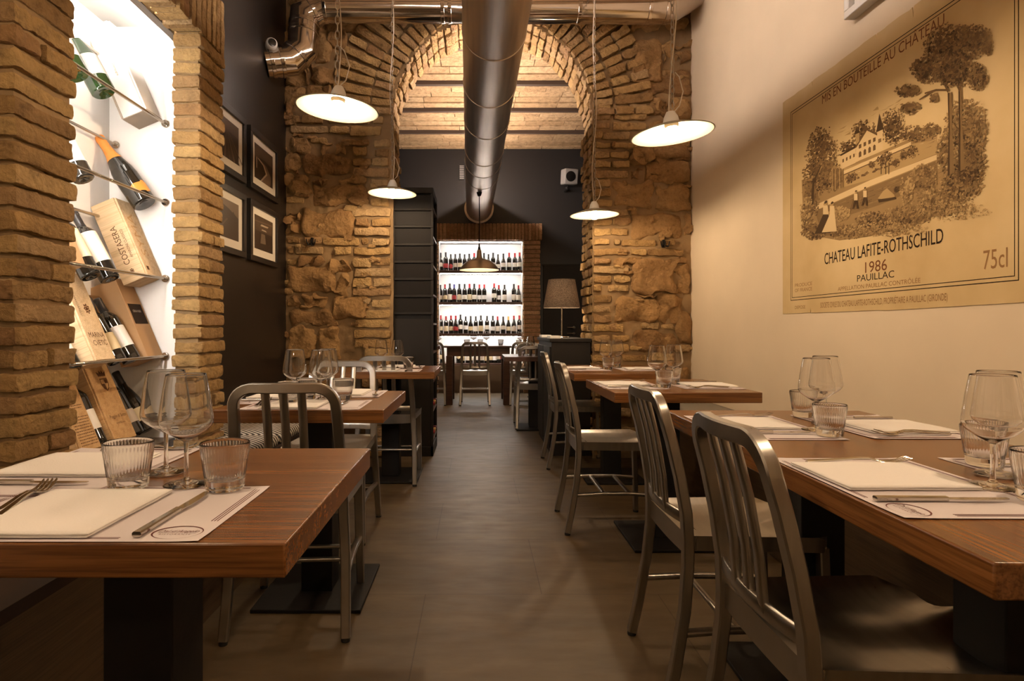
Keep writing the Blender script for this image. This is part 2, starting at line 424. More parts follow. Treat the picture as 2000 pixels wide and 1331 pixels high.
def put(x0, z0, x1, z1, kind, depth=None):
    big = kind == 'S'
    W = x1-x0; H = z1-z0
    pr = (rnd.uniform(.022, .048) if big else rnd.uniform(.014, .030))
    d = depth or .14
    mb.rough(((x0+x1)/2, YA+.03-pr+d/2, (z0+z1)/2), (W, d, H), .022 if big else .018, .03 if big else .012, .011 if big else .0055, .045 if big else .011, 1 if big else 0, nmax=20, freq=19 if big else 34)
def traced(lst, ox, oy, sc):
    for k, x0, y0, x1, y1 in lst:
        put(wx(ox+x0/sc), wz(oy+y1/sc), wx(ox+x1/sc), wz(oy+y0/sc), k)
B, S = 'B', 'S'
traced([(B, 845, 715, 1085, 768), (B, 865, 780, 945, 825), (B, 965, 780, 1085, 828), (B, 862, 840, 1083, 888), (B, 905, 905, 945, 945), (B, 968, 905, 1083, 950), (B, 855, 960, 1083, 1008),
 (B, 848, 1025, 965, 1085), (B, 970, 1025, 1083, 1072), (B, 855, 1090, 1083, 1140), (B, 848, 1150, 965, 1205), (B, 972, 1152, 1083, 1205), (B, 855, 1215, 1083, 1262), (B, 970, 1285, 1083, 1330),
 (B, 965, 655, 1075, 705), (B, 962, 535, 1075, 580), (B, 855, 465, 1078, 525), (B, 845, 405, 965, 452), (B, 968, 405, 1075, 455), (B, 985, 345, 1075, 395), (B, 985, 290, 1075, 335), (B, 850, 335, 935, 390),
 (B, 780, 290, 945, 325), (B, 462, 205, 695, 250), (B, 708, 205, 828, 250), (B, 838, 205, 1025, 265), (B, 470, 140, 525, 185), (B, 535, 140, 660, 190), (B, 700, 140, 830, 185), (B, 850, 140, 960, 190), (B, 975, 150, 1040, 190),
 (S, 435, 275, 580, 375), (S, 545, 385, 815, 515), (S, 430, 385, 515, 500), (S, 600, 565, 930, 700), (S, 435, 520, 580, 630), (B, 435, 645, 545, 685), (S, 540, 720, 855, 882), (S, 435, 760, 535, 800), (S, 440, 815, 530, 890),
 (B, 440, 895, 520, 935), (B, 550, 895, 655, 940), (B, 665, 898, 885, 945), (B, 490, 955, 660, 1000), (B, 735, 955, 840, 1005), (B, 440, 950, 480, 1000), (B, 440, 1030, 505, 1070), (S, 510, 1020, 660, 1075), (S, 440, 1080, 750, 1235),
 (S, 665, 1040, 830, 1120), (S, 755, 1140, 825, 1265), (S, 435, 1260, 525, 1330), (S, 530, 1250, 690, 1340), (S, 710, 1275, 950, 1400), (S, 645, 315, 815, 378), (B, 590, 280, 690, 312), (S, 830, 590, 950, 690), (S, 600, 530, 700, 560), (S, 750, 530, 930, 565)], 420, 180, 3.17)
traced([(B, 125, 45, 215, 85), (B, 225, 45, 330, 85), (B, 130, 100, 225, 140), (B, 230, 100, 335, 140), (B, 125, 155, 325, 200), (B, 125, 212, 220, 255), (B, 125, 268, 225, 312), (B, 130, 330, 235, 370), (B, 125, 390, 200, 430), (B, 210, 390, 325, 428),
 (B, 125, 448, 225, 485), (B, 240, 440, 330, 485), (B, 122, 500, 225, 545), (B, 228, 500, 325, 542), (B, 120, 560, 220, 600), (B, 245, 565, 275, 600), (B, 290, 568, 490, 607), (B, 515, 570, 605, 605), (B, 122, 618, 320, 662), (B, 342, 625, 435, 660),
 (B, 445, 625, 655, 665), (B, 120, 675, 225, 712), (B, 120, 725, 330, 768), (B, 120, 785, 225, 822), (B, 240, 785, 340, 820), (B, 120, 835, 170, 875), (B, 205, 835, 330, 875), (B, 120, 898, 228, 942), (B, 120, 960, 225, 1000), (B, 120, 1015, 225, 1060),
 (B, 120, 1070, 295, 1115), (B, 120, 1135, 220, 1175), (B, 230, 1135, 335, 1172), (B, 120, 1190, 330, 1235), (B, 120, 1255, 225, 1295), (B, 290, 1250, 440, 1290),
 (S, 415, 110, 695, 240), (S, 345, 60, 455, 125), (S, 470, 15, 695, 105), (S, 345, 150, 405, 210), (S, 245, 220, 475, 378), (S, 488, 250, 695, 402), (S, 350, 415, 650, 550), (S, 660, 430, 700, 540), (S, 355, 690, 612, 888), (S, 620, 720, 698, 895),
 (S, 240, 672, 395, 720), (S, 405, 672, 690, 712), (S, 260, 915, 495, 1050), (S, 500, 900, 665, 1060), (S, 365, 1108, 600, 1228), (S, 612, 1000, 700, 1180), (B, 405, 1060, 510, 1098), (B, 520, 1070, 595, 1100), (B, 605, 1190, 695, 1235), (B, 450, 1240, 600, 1285), (S, 400, 890, 500, 912)], 1120, 280, 3.025)
traced([(B, 320, 835, 455, 890), (B, 465, 835, 600, 885), (B, 175, 840, 305, 890), (B, 170, 920, 305, 970), (B, 330, 915, 600, 965), (B, 175, 990, 300, 1040), (B, 320, 990, 590, 1055), (B, 170, 1065, 235, 1120), (B, 245, 1065, 460, 1125), (B, 185, 1150, 310, 1200), (B, 330, 1150, 530, 1200),
 (S, 480, 330, 720, 640), (S, 725, 340, 845, 490), (S, 850, 325, 960, 395), (S, 835, 400, 960, 480), (S, 600, 570, 960, 770), (S, 640, 820, 770, 930), (S, 800, 800, 955, 980), (S, 640, 1000, 950, 1130), (S, 640, 1150, 960, 1280), (S, 350, 745, 590, 825), (S, 480, 1210, 640, 1290)], 1120, 0, 4.16)
traced([(S, 240, 170, 330, 395), (S, 340, 180, 430, 300), (S, 50, 400, 190, 510), (S, 200, 400, 360, 515), (S, 45, 535, 185, 640), (S, 195, 525, 340, 600), (S, 45, 650, 100, 740), (S, 45, 180, 230, 380)], 540, 0, 3.17)
# lower courses behind the furniture, and the top above the arch
for (xa, xb, q) in ((XL, JL, 1), (JR, XR, -1)):
    z = .02
    lim = wz(600) if q == 1 else wz(712)
    while z < lim-.06:
        L = rnd.choice((.2, .28, .36)); h = .066
        a, b = (xb-L, xb) if q == 1 else (xa, xa+L)
        put(a, z, b, z+h, B); z += .078
    z = .02
    while z < lim-.1:
        h = rnd.uniform(.2, .3); h = min(h, lim-z-.02); x, e = (xa+.02, xb-.40) if q == 1 else (xa+.40, xb-.02)
        while x < e-.08:
            L = min(rnd.uniform(.18, .4), e-x); put(x+.01, z+.01, x+L-.01, z+h-.01, S); x += L
        z += h
z = wz(60)
while z < 3.95:
    h = rnd.uniform(.14, .22); x = XL+.02
    while x < XR-.08:
        L = min(rnd.uniform(.16, .34), XR-x); 
        if math.hypot(x+L/2-AC, z+h/2-AZ) > 1.36 and not inside(x+L/2, z): put(x+.01, z+.01, x+L-.012, z+h-.01, S)
        x += L
    z += h
for _ in range(420):     # small rubble packed in the mortar between the big stones
    x, z = rnd.uniform(XL, XR), rnd.uniform(.1, 3.9)
    if inside(x, z, -.12) or math.hypot(x-AC, z-AZ) < 1.30 and z > AZ: continue
    a, b = rnd.uniform(.03, .10), rnd.uniform(.02, .055)
    mb.rough((x, YA+.045, z), (a, .085, b), .014, .012, .006, .012, rnd.choice((0, 1, 1)), nmax=7, freq=40)
# voussoirs: two rings, the inner one running through the wall
nv = 41
for k in range(nv):
    a = PI*(k+.5)/nv+rnd.uniform(-.006, .006)
    X = T(AC, 0, AZ) @ RY(-(a-PI/2))
    for y0, y1 in ((YA-.01, YA+.20), (YA+.21, YA+.39), (YA+.40, YT+.01)):
        pr = rnd.uniform(-.012, .012)
        mb.rough((0, (y0+y1)/2, AR+.075+pr), (.056, y1-y0-.012, .15), .022, .010, .004, .006, 0, X, nmax=9)
    if rnd.random() < .45: rs = ((.975, 1.12), (1.135, 1.28))
    else: rs = ((.975, 1.28),)
    for r0, r1 in rs:
        mb.rough((0, YA+.065+rnd.uniform(-.008, .008), (r0+r1)/2), (rnd.uniform(.062, .072), .15, r1-r0), .024, .012, .005, .008, 0, X, nmax=12)
# jamb reveals
z = .01
while z < AZ-.03:
    for q, x in ((1, JL-.06), (-1, JR+.06)):
        ys = [YA+.12, YA+.12+rnd.uniform(.14, .2), YT-.1-rnd.uniform(.0, .06), YT+.01]
        for a, b in zip(ys, ys[1:]):
            mb.rough((x+rnd.uniform(-.012, .012), (a+b)/2, z+.033), (.14, b-a-.012, .064), .026, .012, .005, .008, 0, nmax=8)
    z += .0765
struct('wall_back', mb, [M['brick'], M['stone'], M['mortar']])

# ------------------------------------------------------------------ back room
FX0, FX1, FZ = -.62, .735, 2.435
mb = MB()
mb.box(-2.5, FX0, YF, YF+.4, 0, 4.1); mb.box(FX1, 2.5, YF, YF+.4, 0, 4.1); mb.box(FX0, FX1, YF, YF+.4, FZ, 4.1)
struct('wall_far', mb, M['far_dark'], smooth=False)
mb = MB(); mb.box(-2.6, -2.5, YT-.02, YF+.4, 0, 4.1); mb.box(2.5, 2.6, YT-.02, YF+.4, 0, 4.1)
mb.box(-2.6, X0, YT-.1, YT, 0, 4.1); mb.box(X1, 2.6, YT-.1, YT, 0, 4.1)
struct('wall_side', mb, M['far_dark'], smooth=False)
mb = MB(); mb.box(FX0-.01, FX1+.01, YF+.34, YF+.39, 0, FZ+.02); mb.box(FX0-.005, FX0+.012, YF, YF+.34, .46, FZ); mb.box(FX1-.012, FX1+.005, YF, YF+.34, .46, FZ); mb.box(FX0, FX1, YF, YF+.34, FZ-.012, FZ+.01)
struct('wall_alcove', mb, M['white_plaster'], smooth=False)
struct('trim_alcove', MB().box(FX0, FX1, YF-.03, YF+.0, 0, .445), plain('taupe_panel', (.20, .15, .11), .6, bumpy=.1, bscale=200))
mb = MB(); z = .0
while z < FZ-.03:
    for a, b in ((FX0-.27, FX0), (FX1, FX1+.27)):
        mb.rough(((a+b)/2, YF-.02, z+.03), (b-a+rnd.uniform(-.01, .01), .15, .057), .05, .009, .003, .005, 0, nmax=6)
    z += .0695
x = FX0-.27
while x < FX1+.25:
    wd = rnd.uniform(.052, .062); mb.rough((x+wd/2, YF-.02, FZ+.135), (wd-.008, .15, .265), .05, .008, .003, .004, 0, nmax=6); x += wd
mb.box(FX0-.262, FX0-.01, YF-.075, YF, 0, FZ, 1); mb.box(FX1+.01, FX1+.262, YF-.075, YF, 0, FZ, 1); mb.box(FX0-.262, FX1+.262, YF-.075, YF, FZ+.01, FZ+.255, 1)
struct('wall_brick_surround', mb, [M['brick_far'], M['mortar']])
# black door beside it
mb = MB(); mb.box(1.06, 1.95, YF-.035, YF+.0, 0, 2.03); mb.box(1.04, 1.97, YF-.02, YF, 2.03, 2.06)
door = struct('door_1', mb, M['black_paint'], bevel=.004)
for z in (1.045, .95):
    h = MB(); h.lathe([(0, 0), (.026, 0), (.026, .012), (0, .012)], 16, 0, T(1.545, YF-.035, z) @ RX(PI/2)); h.tube([(1.545, YF-.04, z), (1.545, YF-.075, z), (1.43, YF-.078, z)], .009, 8)
    h.build('door_handle', M['steel'], door)

# ------------------------------------------------------------------ ducts
duct = thing('ceiling_duct', 'large round brushed steel duct running along the ceiling through the arch', 'duct')
def dx(y): return .164-.0137*y
DZ, DR = 2.95, .205
MB().tube([(dx(-2.9), -2.9, DZ), (dx(YF-.02), YF-.02, DZ)], DR, 48).build('pipe', M['duct'], duct)
for y in (1.4, 2.65, 3.94, 4.78, 5.58, 6.5, 7.0, 7.57):
    MB().tube([(dx(y), y-.008, DZ), (dx(y), y+.008, DZ)], DR+.005, 48).build('seam_ring', M['duct'], duct, bevel=.003)
MB().tube([(dx(YF), YF-.03, DZ), (dx(YF), YF+.0, DZ)], DR+.03, 48).build('end_flange', M['duct'], duct)
for y in (1.2, 3.2, 6.0, 8.6):
    hb = MB(); x = dx(y)
    hb.tube([(x, y, DZ+DR-.01), (x, y, (ZC1 if y < 5 else ZC2)+.06)], .008, 8); hb.build('hanger_rod', M['steel'], duct)
for y0, y1, s, c, lab in ((-1.0, 4.5, TUBE_FRONT, NEUTRAL, 'slim warm light tube lying on top of the steel duct in front of the arch'), (5.02, 9.5, TUBE_BACK, NEUTRAL, 'slim warm light tube lying on top of the steel duct beyond the arch')):
    o = MB().tube([(dx(y0), y0, DZ+DR+.028), (dx(y1), y1, DZ+DR+.028)], .009, 8).build('light_tube', emit('tube_glow', c, s))
    tag(o, lab, 'light')
    cl = MB()
    for k in range(6):
        y = y0+.1+(y1-y0-.2)*k/5; cl.box(dx(y)-.01, dx(y)+.01, y-.01, y+.01, DZ+DR-.006, DZ+DR+.021)
    cl.build('clip', M['steel'], o)

flue = thing('cross_duct', 'shiny narrow metal duct with elbows crossing in front of the stone arch', 'duct')
HP = [(1.95, 4.66, 3.62), (1.44, 4.60, 3.425), (-1.16, 4.60, 3.435), (-1.285, 4.585, 3.36), (-1.30, 4.56, 3.10), (-1.375, 4.53, 3.005), (-1.54, 4.48, 2.965)]
HP[0] = (1.69, 4.64, 3.60)
MB().tube(HP, .108, 32).build('pipe', M['duct_shiny'], flue, sharp=25)
def ring_at(p, q, u, r=.114, w_=.014, name='joint_ring'):
    p, q = V(p), V(q); c = p.lerp(q, u); t = (q-p).normalized()
    MB().tube([c-t*w_, c-t*w_*.3, c+t*w_*.3, c+t*w_], r, 32).build(name, M['duct_shiny'], flue, bevel=.003)
for u in (.0, .05, .25, .62, .64, .975): ring_at(HP[1], HP[2], u+.012)
ring_at(HP[2], HP[3], .5); ring_at(HP[3], HP[4], .25); ring_at(HP[3], HP[4], .5); ring_at(HP[4], HP[5], .5); ring_at(HP[5], HP[6], .35); ring_at(HP[5], HP[6], .75)
for x in (.9, -.75):
    hb = MB(); hb.tube([(x, 4.6, 3.53), (x, 4.6, ZC1+.06)], .006, 8); hb.build('hanger_rod', M['steel'], flue)

# ------------------------------------------------------------------ pendant lamps
def make_pendant(label, X, zc, tilt, group='cream dish pendant lamps'):
    """origin at the centre of the rim"""
    t = thing('pendant_lamp', label, 'lamp', X @ RY(tilt), group)
    top = zc-X.translation.z
    prof = [(.172, 0), (.175, .001), (.172, .004), (.10, .030), (.05, .044), (.03, .048), (.03, .045), (.05, .040), (.10, .026), (.170, .0)]
    MB().lathe(prof, 64).build('dish_shade', M['enamel'], t, sharp=60)
    MB().lathe([(0, .046), (.034, .046), (.036, .05), (.03, .075), (.018, .098), (.012, .10), (0, .10)], 24).build('socket_cap', M['porcelain'], t)
    hd = MB().lathe([(0, .044), (.030, .044), (.028, .030), (.020, .026), (0, .026)], 20).build('lamp_holder', M['chain'], t)
    MB().lathe([(0, -.030), (.012, -.028), (.022, -.019), (.027, -.004), (.024, .010), (.016, .022), (.014, .028), (0, .028)], 20).build('bulb', M['bulb'], hd)
    inv = RY(-tilt); ch = MB(); z = .11; k = 0; L = .036
    while z < top+.02:
        pts = []
        for i in range(12):
            a = 2*PI*i/12; pts.append((.0085*math.cos(a), 0, z+L/2+(L/2+.002)*math.sin(a)))
        lx = inv @ RZ(PI/2*(k % 2)+.3); pts.append(pts[0]); ch.tube(pts, .0023, 5, 0, lx, False, False); z += L-.004; k += 1
    ch.build('chain', M['chain'], t)
    cd = MB(); pts = []; z = .095; ph = rnd.uniform(0, 6)
    while z < top+.02:
        a = ph+z*6.5; rr = .013+.004*math.sin(z*3); pts.append(inv @ V((rr*math.cos(a), rr*math.sin(a), z))); z += .03
    lp = [inv @ V(p) for p in ((.01, 0, .10), (.035, .01, .13), (.05, .01, .19), (.03, .0, .25), (.012, 0, .27))]
    cd.tube(pts, .0025, 6, 0, None, True, False); cd.tube(lp, .0025, 6, 0, None, True, False)
    cd.build('cord', M['cord'], t)
    cap = MB(); cap.lathe([(0, top), (.045, top), (.045, top-.012), (.012, top-.035), (0, top-.035)], 20, 0, inv); cap.build('ceiling_rose', M['porcelain'], t)
    return t
PEND = [(659, 214, 2.63, .075, 'cream dish pendant hanging from a chain over the second table beside the dark picture wall'),
        (766, 379, 4.40, .03, 'cream dish pendant hanging before the tall black cabinet'),
        (1313, 263, 2.66, -.085, 'cream dish pendant on a chain nearest the cream wall and the poster'),
        (1161, 421, 4.40, -.02, 'cream dish pendant hanging above the black sideboard and table lamp')]
for px, py, d, tl, lab in PEND: make_pendant(lab, T(P(px, py, d)), ZC1, tl)
for x, y, z, lab in ((-.60, .79, 1.99, 'added unseen cream dish pendant over the front table by the brick piers'), (1.05, .90, 1.93, 'added unseen cream dish pendant over the near end of the long table'),  # extra pendants out of view, added to light the tables and room
        (-.60, -1.05, 2.0, 'added unseen cream dish pendant behind the viewer on the bench side'),
        (-1.60, 7.4, 2.1, 'added unseen cream dish pendant of the back room behind the stone pier with the cabinet'), (1.70, 7.4, 2.1, 'added unseen cream dish pendant of the back room behind the stone pier with the lamp')):  # added behind the piers to brighten the brick surround and back floor
    make_pendant(lab, T(x, y, z), ZC1 if y < 5 else ZC2, 0)

# bell lamp of the back room
bell = thing('bell_pendant', 'brushed metal bell shaped pendant in front of the lit bottle shelves', 'lamp', T(P(936, 528, 7.72)))
MB().lathe([(.25, 0), (.252, .004), (.21, .06), (.17, .10), (.12, .125), (.05, .145), (.036, .16), (.028, .245), (.020, .255), (0, .255), (0, .25), (.02, .24), (.03, .15), (.05, .138), (.12, .117), (.165, .092), (.205, .055), (.247, .0)], 48).build('shade', metal('brushed_pewter', (.50, .41, .32), .34), bell)
MB().lathe([(.246, .001), (.204, .054), (.164, .091), (.118, .116), (.05, .1375), (.02, .139), (.02, .1375), (.05, .1355), (.117, .114), (.162, .089), (.201, .052), (.243, .001), (.246, .001)], 48).build('white_lining', M['enamel'], bell)
MB().lathe([(0, .255), (.018, .255), (.014, .29), (.008, .30), (.012, .31), (.006, .33), (0, .33)], 16).build('cap', M['black_iron'], bell)
MB().lathe([(0, .03), (.02, .035), (.035, .06), (.03, .09), (.016, .12), (0, .12)], 16).build('bulb', emit('lit_bell_bulb', WARM, BELL), bell)
bz = bell.location.z
MB().tube([(0, 0, .32), (.004, 0, .6), (0, 0, DZ-DR-bz+.01)], .006, 8).build('cord', M['black_iron'], bell)
MB().lathe([(0, DZ-DR-bz), (.035, DZ-DR-bz-.005), (.02, DZ-DR-bz-.05), (0, DZ-DR-bz-.06)], 16).build('hook_plate', M['black_iron'], bell)

# ------------------------------------------------------------------ chairs
def make_chair(X, label, group=None):
    t = thing('aluminium_chair', label, 'chair', X, group); A = M['alu']
    def post(s): return [(s*.197, -.255, .012), (s*.194, -.232, .12), (s*.190, -.208, .26), (s*.183, -.197, .38), (s*.180, -.196, .46)]
    up = [(.181, -.196, .44), (.178, -.200, .52), (.173, -.216, .62), (.168, -.238, .72), (.165, -.253, .775)]
    cr = []
    for k in range(1, 8):
        a = PI/2*k/8; cr.append((.165-.062*(1-math.cos(a)), -.253-.014*math.sin(a), .775+.060*math.sin(a)))
    top = [(.103-.0515*k, -.268-.012*(1-((1-k/2)**2 if k < 3 else 1)), .836) for k in range(3)]
    half = up+cr+top
    full = half+[(-x, y, z) for x, y, z in reversed(half[:-1])]
    MB().sweep(full, .0168, .0140, (0, -1, 0), rnd_=.25).build('back_frame', A, t, sharp=30)
    for s in (-1, 1):
        lg_ = MB().sweep(post(s), lambda u: .0150+.0018*u, .0140, (0, -1, 0), rnd_=.25).build('leg', A, t, sharp=30)
        MB().lathe([(0, 0), (.014, 0), (.015, .004), (.013, .014), (0, .014)], 14, 0, T(s*.197, -.255, 0)).build('glide', M['black_rubber'], lg_)
        lg_ = MB().sweep([(s*.190, .185, .012), (s*.186, .180, .2), (s*.182, .172, .43)], lambda u: .0145+.003*u, .0125, (0, -1, 0), rnd_=.25).build('leg', A, t, sharp=30)
        MB().lathe([(0, 0), (.014, 0), (.015, .004), (.013, .014), (0, .014)], 14, 0, T(s*.190, .185, 0)).build('glide', M['black_rubber'], lg_)
        MB().sweep([(s*.190, -.220, .195), (s*.186, -.08, .203), (s*.184, .06, .203), (s*.187, .180, .195)], .012, .008, (0, 0, 1)).build('side_stretcher', A, t, sharp=50)
    for y in (-.07, .06):
        MB().sweep([(-.184, y, .203), (.184, y, .203)], .010, .006, (0, 0, 1)).build('cross_stretcher', A, t, sharp=50)
    rail = [(.176*x/6, -.199-.022*(1-(x/6)**2), .505+0*x) for x in range(-6, 7)]
    MB().sweep(rail, .016, .006, (0, -1, 0)).build('back_rail', A, t, sharp=50)
    for x in (-.058, 0, .058):
        MB().sweep([(x, -.218, .50), (x, -.226, .60), (x, -.247, .72), (x, -.276, .832)], .0135, .006, (0, -1, 0)).build('slat', A, t, sharp=50)
    # seat pan
    mb = MB(); nx, ny = 20, 18; vs = []; fs = []
    def hw(v): return .188+.020*v-.10*max(0, v-.93)**1.0
    def pt(u, v, dz=0):
        x = u*hw(v); yy = -.20+.405*v
        if v > .8: yy -= .035*max(0, abs(u)-.72)**1.2*4*(v-.8)/.2
        e = max(abs(u), abs(2*v-1)); rim = max(0, 1-e)**.5
        dish = -.027*min(1, rim*1.25)
        hump = .012*math.exp(-(u/.22)**2)*max(0, v-.35)/.65
        wave = .014*math.exp(-(u/.3)**2)*max(0, (v-.86)/.14) - .008*math.exp(-((abs(u)-.5)/.25)**2)*max(0, (v-.75)/.25)
        front = -.010*max(0, (v-.9)/.1)**2
        return (x, yy, .462+dish+hump+wave+front+dz)
    for i in range(nx+1):
        for j in range(ny+1): vs.append(pt(2*i/nx-1, j/ny))
    fs = [(i*(ny+1)+j, (i+1)*(ny+1)+j, (i+1)*(ny+1)+j+1, i*(ny+1)+j+1) for i in range(nx) for j in range(ny)]
    rim = [(i, 0) for i in range(nx+1)]+[(nx, j) for j in range(1, ny+1)]+[(i, ny) for i in range(nx-1, -1, -1)]+[(0, j) for j in range(ny-1, 0, -1)]
    o = len(vs)
    for i, j in rim:
        x, y, z = pt(2*i/nx-1, j/ny); back = .055 if j == 0 else .042; vs.append((x*.985, y, .462-back-.008*(1-(x/.19)**2 if j == 0 else 0)))
    n = len(rim)
    for k in range(n):
        a = rim[k][0]*(ny+1)+rim[k][1]; b = rim[(k+1) % n][0]*(ny+1)+rim[(k+1) % n][1]; fs.append((a, b, o+(k+1) % n, o+k))
    mb.add(vs, fs); mb.build('seat', A, t, sharp=55)
    return remember(t)
CG = 'brushed aluminium slat back chairs'
chair0 = make_chair(T(-.645, 2.265) @ RZ(.06), 'aluminium chair tucked under the second table, its back to the front table', CG)
R90 = -PI/2
for x, y, rz, lab in [
    (-.735, 3.10, PI, 'pale lit aluminium chair facing the viewer on the far side of the second table'),
    (-.605, 4.26, 0, 'aluminium chair at the table beside the tall black cabinet'),
    (.755, 1.21, R90+.0, 'aluminium chair nearest the viewer, pulled out at the near end of the long table'),
    (.775, 1.87, R90+.0, 'aluminium chair pushed in at the far end of the long table'),
    (.705, 3.26, R90, 'aluminium chair with its whole dished seat showing at the middle table by the cream wall'),
    (.775, 4.68, R90, 'aluminium chair at the aisle end of the table before the black sideboard'),
    (.600, 6.50, 0, 'aluminium chair half hidden behind the black sideboard, its back to the viewer'),
    (.640, 7.02, PI, 'pale aluminium chair facing the viewer across the table behind the sideboard'),
    (-.625, 8.43, 0, 'aluminium chair in the back room partly hidden by the tall black cabinet'),
    (-.030, 8.43, 0, 'aluminium chair in the middle of the back room under the bell lamp'),
    (.640, 8.45, 0, 'aluminium chair in the back room beyond the dark table leg, next to the brick surround')]:
    dup(chair0, T(x, y) @ RZ(rz), lab)

# ------------------------------------------------------------------ tables
def ped_table(name, label, x0, x1, y0, y1, rot=0, peds=None, mt='table', z=.75, th=.046):
    cx, cy = (x0+x1)/2, (y0+y1)/2
    t = thing(name, label, 'table', T(cx, cy) @ RZ(rot)); hx, hy = (x1-x0)/2, (y1-y0)/2
    MB().box(-hx, hx, -hy, hy, z-th, z).build('tabletop', M[mt], t, bevel=.003)
    for py in (peds or [0]):
        MB().box(-.06, .06, py-.06, py+.06, .014, z-th).build('pedestal', M['black_iron'], t, bevel=.003)
        MB().box(-.20, .20, py-.22, py+.22, 0, .014).build('base_plate', M['black_iron'], t, bevel=.003)
        MB().box(-.17, .17, py-.17, py+.17, z-th-.006, z-th).build('top_plate', M['black_iron'], t)
    return t
ped_table('restaurant_table', 'oak topped restaurant table nearest the viewer, beside the brick piers and wine niche', -.92, -.25, .80, 1.437)
ped_table('restaurant_table', 'second oak topped table, past the wine niche beside the dark picture wall', -.92, -.322, 2.11, 2.762)
ped_table('restaurant_table', 'oak topped table standing against the tall black cabinet', -.92, -.275, 3.95, 4.62)
ped_table('restaurant_table', 'long oak topped table under the big wall poster', .632, 1.285, .726, 2.10, -.022, [-.32, .36], 'table_long')
ped_table('restaurant_table', 'middle oak topped table by the plain part of the cream wall', .60, 1.245, 2.68, 3.39)
ped_table('restaurant_table', 'oak topped table before the black sideboard and the stone pier', .60, 1.25, 3.80, 4.72)
ped_table('restaurant_table', 'dark table half hidden behind the black sideboard', .27, .92, 6.05, 6.72, 0, None, 'dark_wood')
bt = thing('farm_table', 'dark wooden four legged table before the lit bottle shelves', 'table', T(0, 8.64))
MB().box(-.47, .50, -.38, .42, .77, .795).build('tabletop', M['dark_wood'], bt, bevel=.004)
MB().box(-.41, .44, -.35, .39, .655, .77).build('apron', M['dark_wood'], bt, bevel=.003)
for x in (-.375, .395):
    for y in (-.335, .365): MB().box(x-.043, x+.043, y-.043, y+.043, 0, .66).build('leg', M['dark_wood'], bt, bevel=.004)
ped_table('side_dining_table', 'dark table in the back room mostly hidden by the tall cabinet', -1.35, -.53, 8.75, 9.3, 0, None, 'dark_wood', .78)
ped_table('side_dining_table', 'dark table in the back room in front of the brick surround', .56, 1.35, 8.75, 9.3, 0, None, 'dark_wood', .78)

# ------------------------------------------------------------------ benches
bn = thing('long_bench', 'long wooden wall bench running along the brick piers and picture wall', 'bench', T(-1.2, 2.4))
mb = MB(); L = [(-.955, YB+2.7), (-.955, 4.80), (-1.515, 4.80), (-1.515, 2.97), (-1.205, 2.97), (-1.205, YB+2.7)]
MB().add([(x+1.2, y-2.4, z) for z in (0, .44) for x, y in L], [tuple(range(6)), tuple(range(11, 5, -1))]+[(i, (i+1) % 6, (i+1) % 6+6, i+6) for i in range(6)]).build('bench_body', M['bench'], bn, smooth=False)
L2 = [(x+(.012 if i < 2 else 0), y) for i, (x, y) in enumerate(L)]
MB().add([(x+1.2, y-2.4, z) for z in (.44, .47) for x, y in L2], [tuple(range(6)), tuple(range(11, 5, -1))]+[(i, (i+1) % 6, (i+1) % 6+6, i+6) for i in range(6)]).build('bench_top', plain('shade_darkened_bench', (.018, .008, .005), .5, spec=.3), bn, smooth=False)  # top colour darkened to imitate the shade lying on this bench
rb = thing('long_bench', 'low wooden bench along the cream wall behind the right hand tables', 'bench', T(1.5, 2.6))
MB().box(-.17, .195, -2.3, 2.2, 0, .42).build('bench_body', M['bench'], rb, bevel=.003)
MB().box(-.18, .195, -2.3, 2.2, .42, .45).build('bench_top', M['dark_wood'], rb, bevel=.003)
def stripe_mat():
    m, nt, b = mat('striped_woven_fabric'); co = coords(nt)
    wv = N(nt, 'ShaderNodeTexWave', Scale=22.0, Distortion=.0, bands_direction='DIAGONAL'); nt.links.new(co, wv.inputs['Vector'])
    nt.links.new(ramp(nt, wv.outputs['Fac'], [(.42, (.03, .026, .022)), (.58, (.46, .41, .35))]), b.inputs['Base Color'])
    b.inputs['Roughness'].default_value = .95; b.inputs['Specular IOR Level'].default_value = .1; return m
M['stripe'] = stripe_mat()
def cushion(label, x0, x1, y0, y1, z0, th):
    cx, cy, cz = (x0+x1)/2, (y0+y1)/2, z0+th/2
    mb = MB(); mb.rough((0, 0, 0), (x1-x0, y1-y0, th), .05, .018, .0, .0, nmax=24)
    o = mb.build('bench_cushion', M['stripe'], sharp=80); o.location = (cx, cy, cz); tag(o, label, 'cushion', 'striped bench cushions'); return o
cushion('black and white striped cushion on the wall bench below the brick pier', -1.222, -.945, 1.50, 2.95, .47, .055)
cushion('black and white striped cushion on the wall bench below the framed pictures', -1.50, -.945, 2.97, 4.78, .47, .055)
cushion('striped cushion on the low bench along the cream wall', 1.325, 1.69, .4, 4.75, .45, .05)

